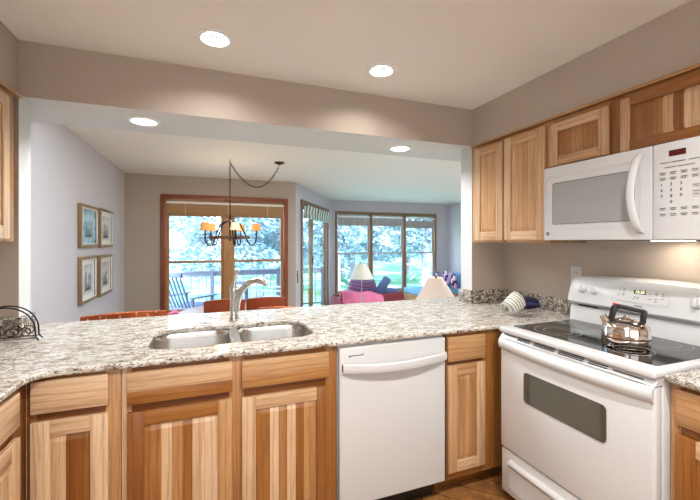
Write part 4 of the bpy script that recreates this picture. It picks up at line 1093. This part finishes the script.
# trees: trunk and foliage meshes, three kinds
def leaf_mat(name, a, b_):
    m = mat(name, a, .8); t = NT(m); n = t.n('TexNoise', Vector=t.obj(), Scale=2.2, Detail=3.).outputs[0]
    t.l(t.ramp(n, [(.35, a), (.65, b_)]), t.b.inputs['Base Color']); return m
M['leafA'] = leaf_mat('blue_green_needles', (.14, .23, .27), (.36, .48, .54)); M['leafB'] = leaf_mat('grey_green_leaves', (.18, .28, .31), (.44, .54, .60)); M['leafC'] = leaf_mat('light_leaves', (.28, .40, .40), (.55, .66, .68))
M['bark'] = mat('pale_bark', (.34, .32, .36), .9)
def foliage_mesh(kind, seed, H, R_, n):
    rr = random.Random(seed); bm = bmesh.new()
    for _ in range(n):
        if kind == 0:
            h = rr.random()**1.2; rad = R_*(1-h)*(.25+.75*rr.random()**.6)*(1+.25*math.sin(h*38)); a = rr.random()*2*PI; z = 1.5+h*(H-1.5)-.18*rad
        else:
            v_ = Vector((rr.gauss(0, 1), rr.gauss(0, 1), rr.gauss(0, 1))).normalized()*(.35+.65*rr.random()**.5)
            lob = 1+.3*math.sin(5*math.atan2(v_.y, v_.x)+seed)*math.cos(v_.z*6+seed); rad = math.hypot(v_.x, v_.y)*R_*lob; a = math.atan2(v_.y, v_.x); z = H*.58+v_.z*H*.42*lob
        c = Vector((rad*math.cos(a), rad*math.sin(a), z)); s_ = rr.uniform(.045, .10)
        d_ = Vector((math.cos(a), math.sin(a), rr.uniform(-.8, .4))).normalized(); p_ = Vector((rr.gauss(0, 1), rr.gauss(0, 1), rr.gauss(0, 1))).cross(d_).normalized()
        q = [c-d_*s_*1.5, c+p_*s_*.6, c+d_*s_*1.5, c-p_*s_*.6]
        bm.faces.new([bm.verts.new(x_) for x_ in q])
    me = bpy.data.meshes.new('foliage'); bm.to_mesh(me); bm.free(); return me
FM = [foliage_mesh(0, 1, 11, 2.1, 17000), foliage_mesh(0, 2, 9, 1.8, 14000), foliage_mesh(1, 3, 8, 1.6, 15000), foliage_mesh(1, 4, 6.5, 1.5, 13000)]
for f_, k_ in zip(FM, ('leafA', 'leafB', 'leafB', 'leafC')): f_.materials.append(M[k_])
TM = []
for H_ in (10.6, 8.6, 5.6, 4.0):
    m = MB(); rr = random.Random(int(H_*10)); m.tube([(rr.uniform(-.04, .04)*k, rr.uniform(-.04, .04)*k, H_*k/5) for k in range(6)], [.20, .17, .14, .11, .07, .02], 10)
    for k in range(7):
        a = rr.random()*6.28; z = H_*(.3+.08*k); m.tube([(0, 0, z), (.6*math.cos(a), .6*math.sin(a), z+.3), (1.1*math.cos(a), 1.1*math.sin(a), z+.45)], [.04, .025, .01], 6)
    o = m.build('trunk', 'bark'); TM.append(o.data); bpy.data.objects.remove(o)
def tree(k, x, y, s, label, group, rz=None):
    t = thing('conifer_tree' if k < 2 else 'leafy_tree', label, 'tree', (x, y, -1.0), random.uniform(0, 6) if rz is None else rz, group); t.scale = (s, s, s)
    for nm, me in (('foliage', FM[k]), ('trunk', TM[k])):
        o = bpy.data.objects.new(nm, me); C.objects.link(o); o.parent = t
tree(0, .55, 14.5, 1., 'tall blue green conifer seen through the dining window behind the centre mullion', 'near trees outside the windows')
tree(1, 3.1, 17.6, 1.0, 'conifer seen through the right dining sash behind the chandelier', 'near trees outside the windows')
tree(2, 4.7, 14.0, 1.15, 'leafy tree outside the patio door', 'near trees outside the windows')
tree(0, 7.6, 19.6, 1.05, 'conifer outside the leftmost bay window sash', 'near trees outside the windows')
tree(2, 9.4, 14.8, 1.15, 'leafy tree with pale trunk outside the middle bay window sash', 'near trees outside the windows')
tree(1, 12.6, 18.5, 1.2, 'conifer outside the rightmost bay window sash', 'near trees outside the windows')
rr = random.Random(11)
for row, (yy, n, st) in enumerate(((23.5, 6, 5.2), (29, 7, 5.4), (35.5, 7, 6.4))):
    for k in range(n):
        x = 3.2+k*st+rr.uniform(-.2, .2)+(2.6 if row == 1 else 0)
        tree((k*3+row*2+k//2) % 4, x, yy+rr.uniform(-.3, .3), rr.uniform(1.0, 1.1)*(1+.10*row), 'distant tree in the woods beyond the lawn', 'distant trees beyond the lawn')
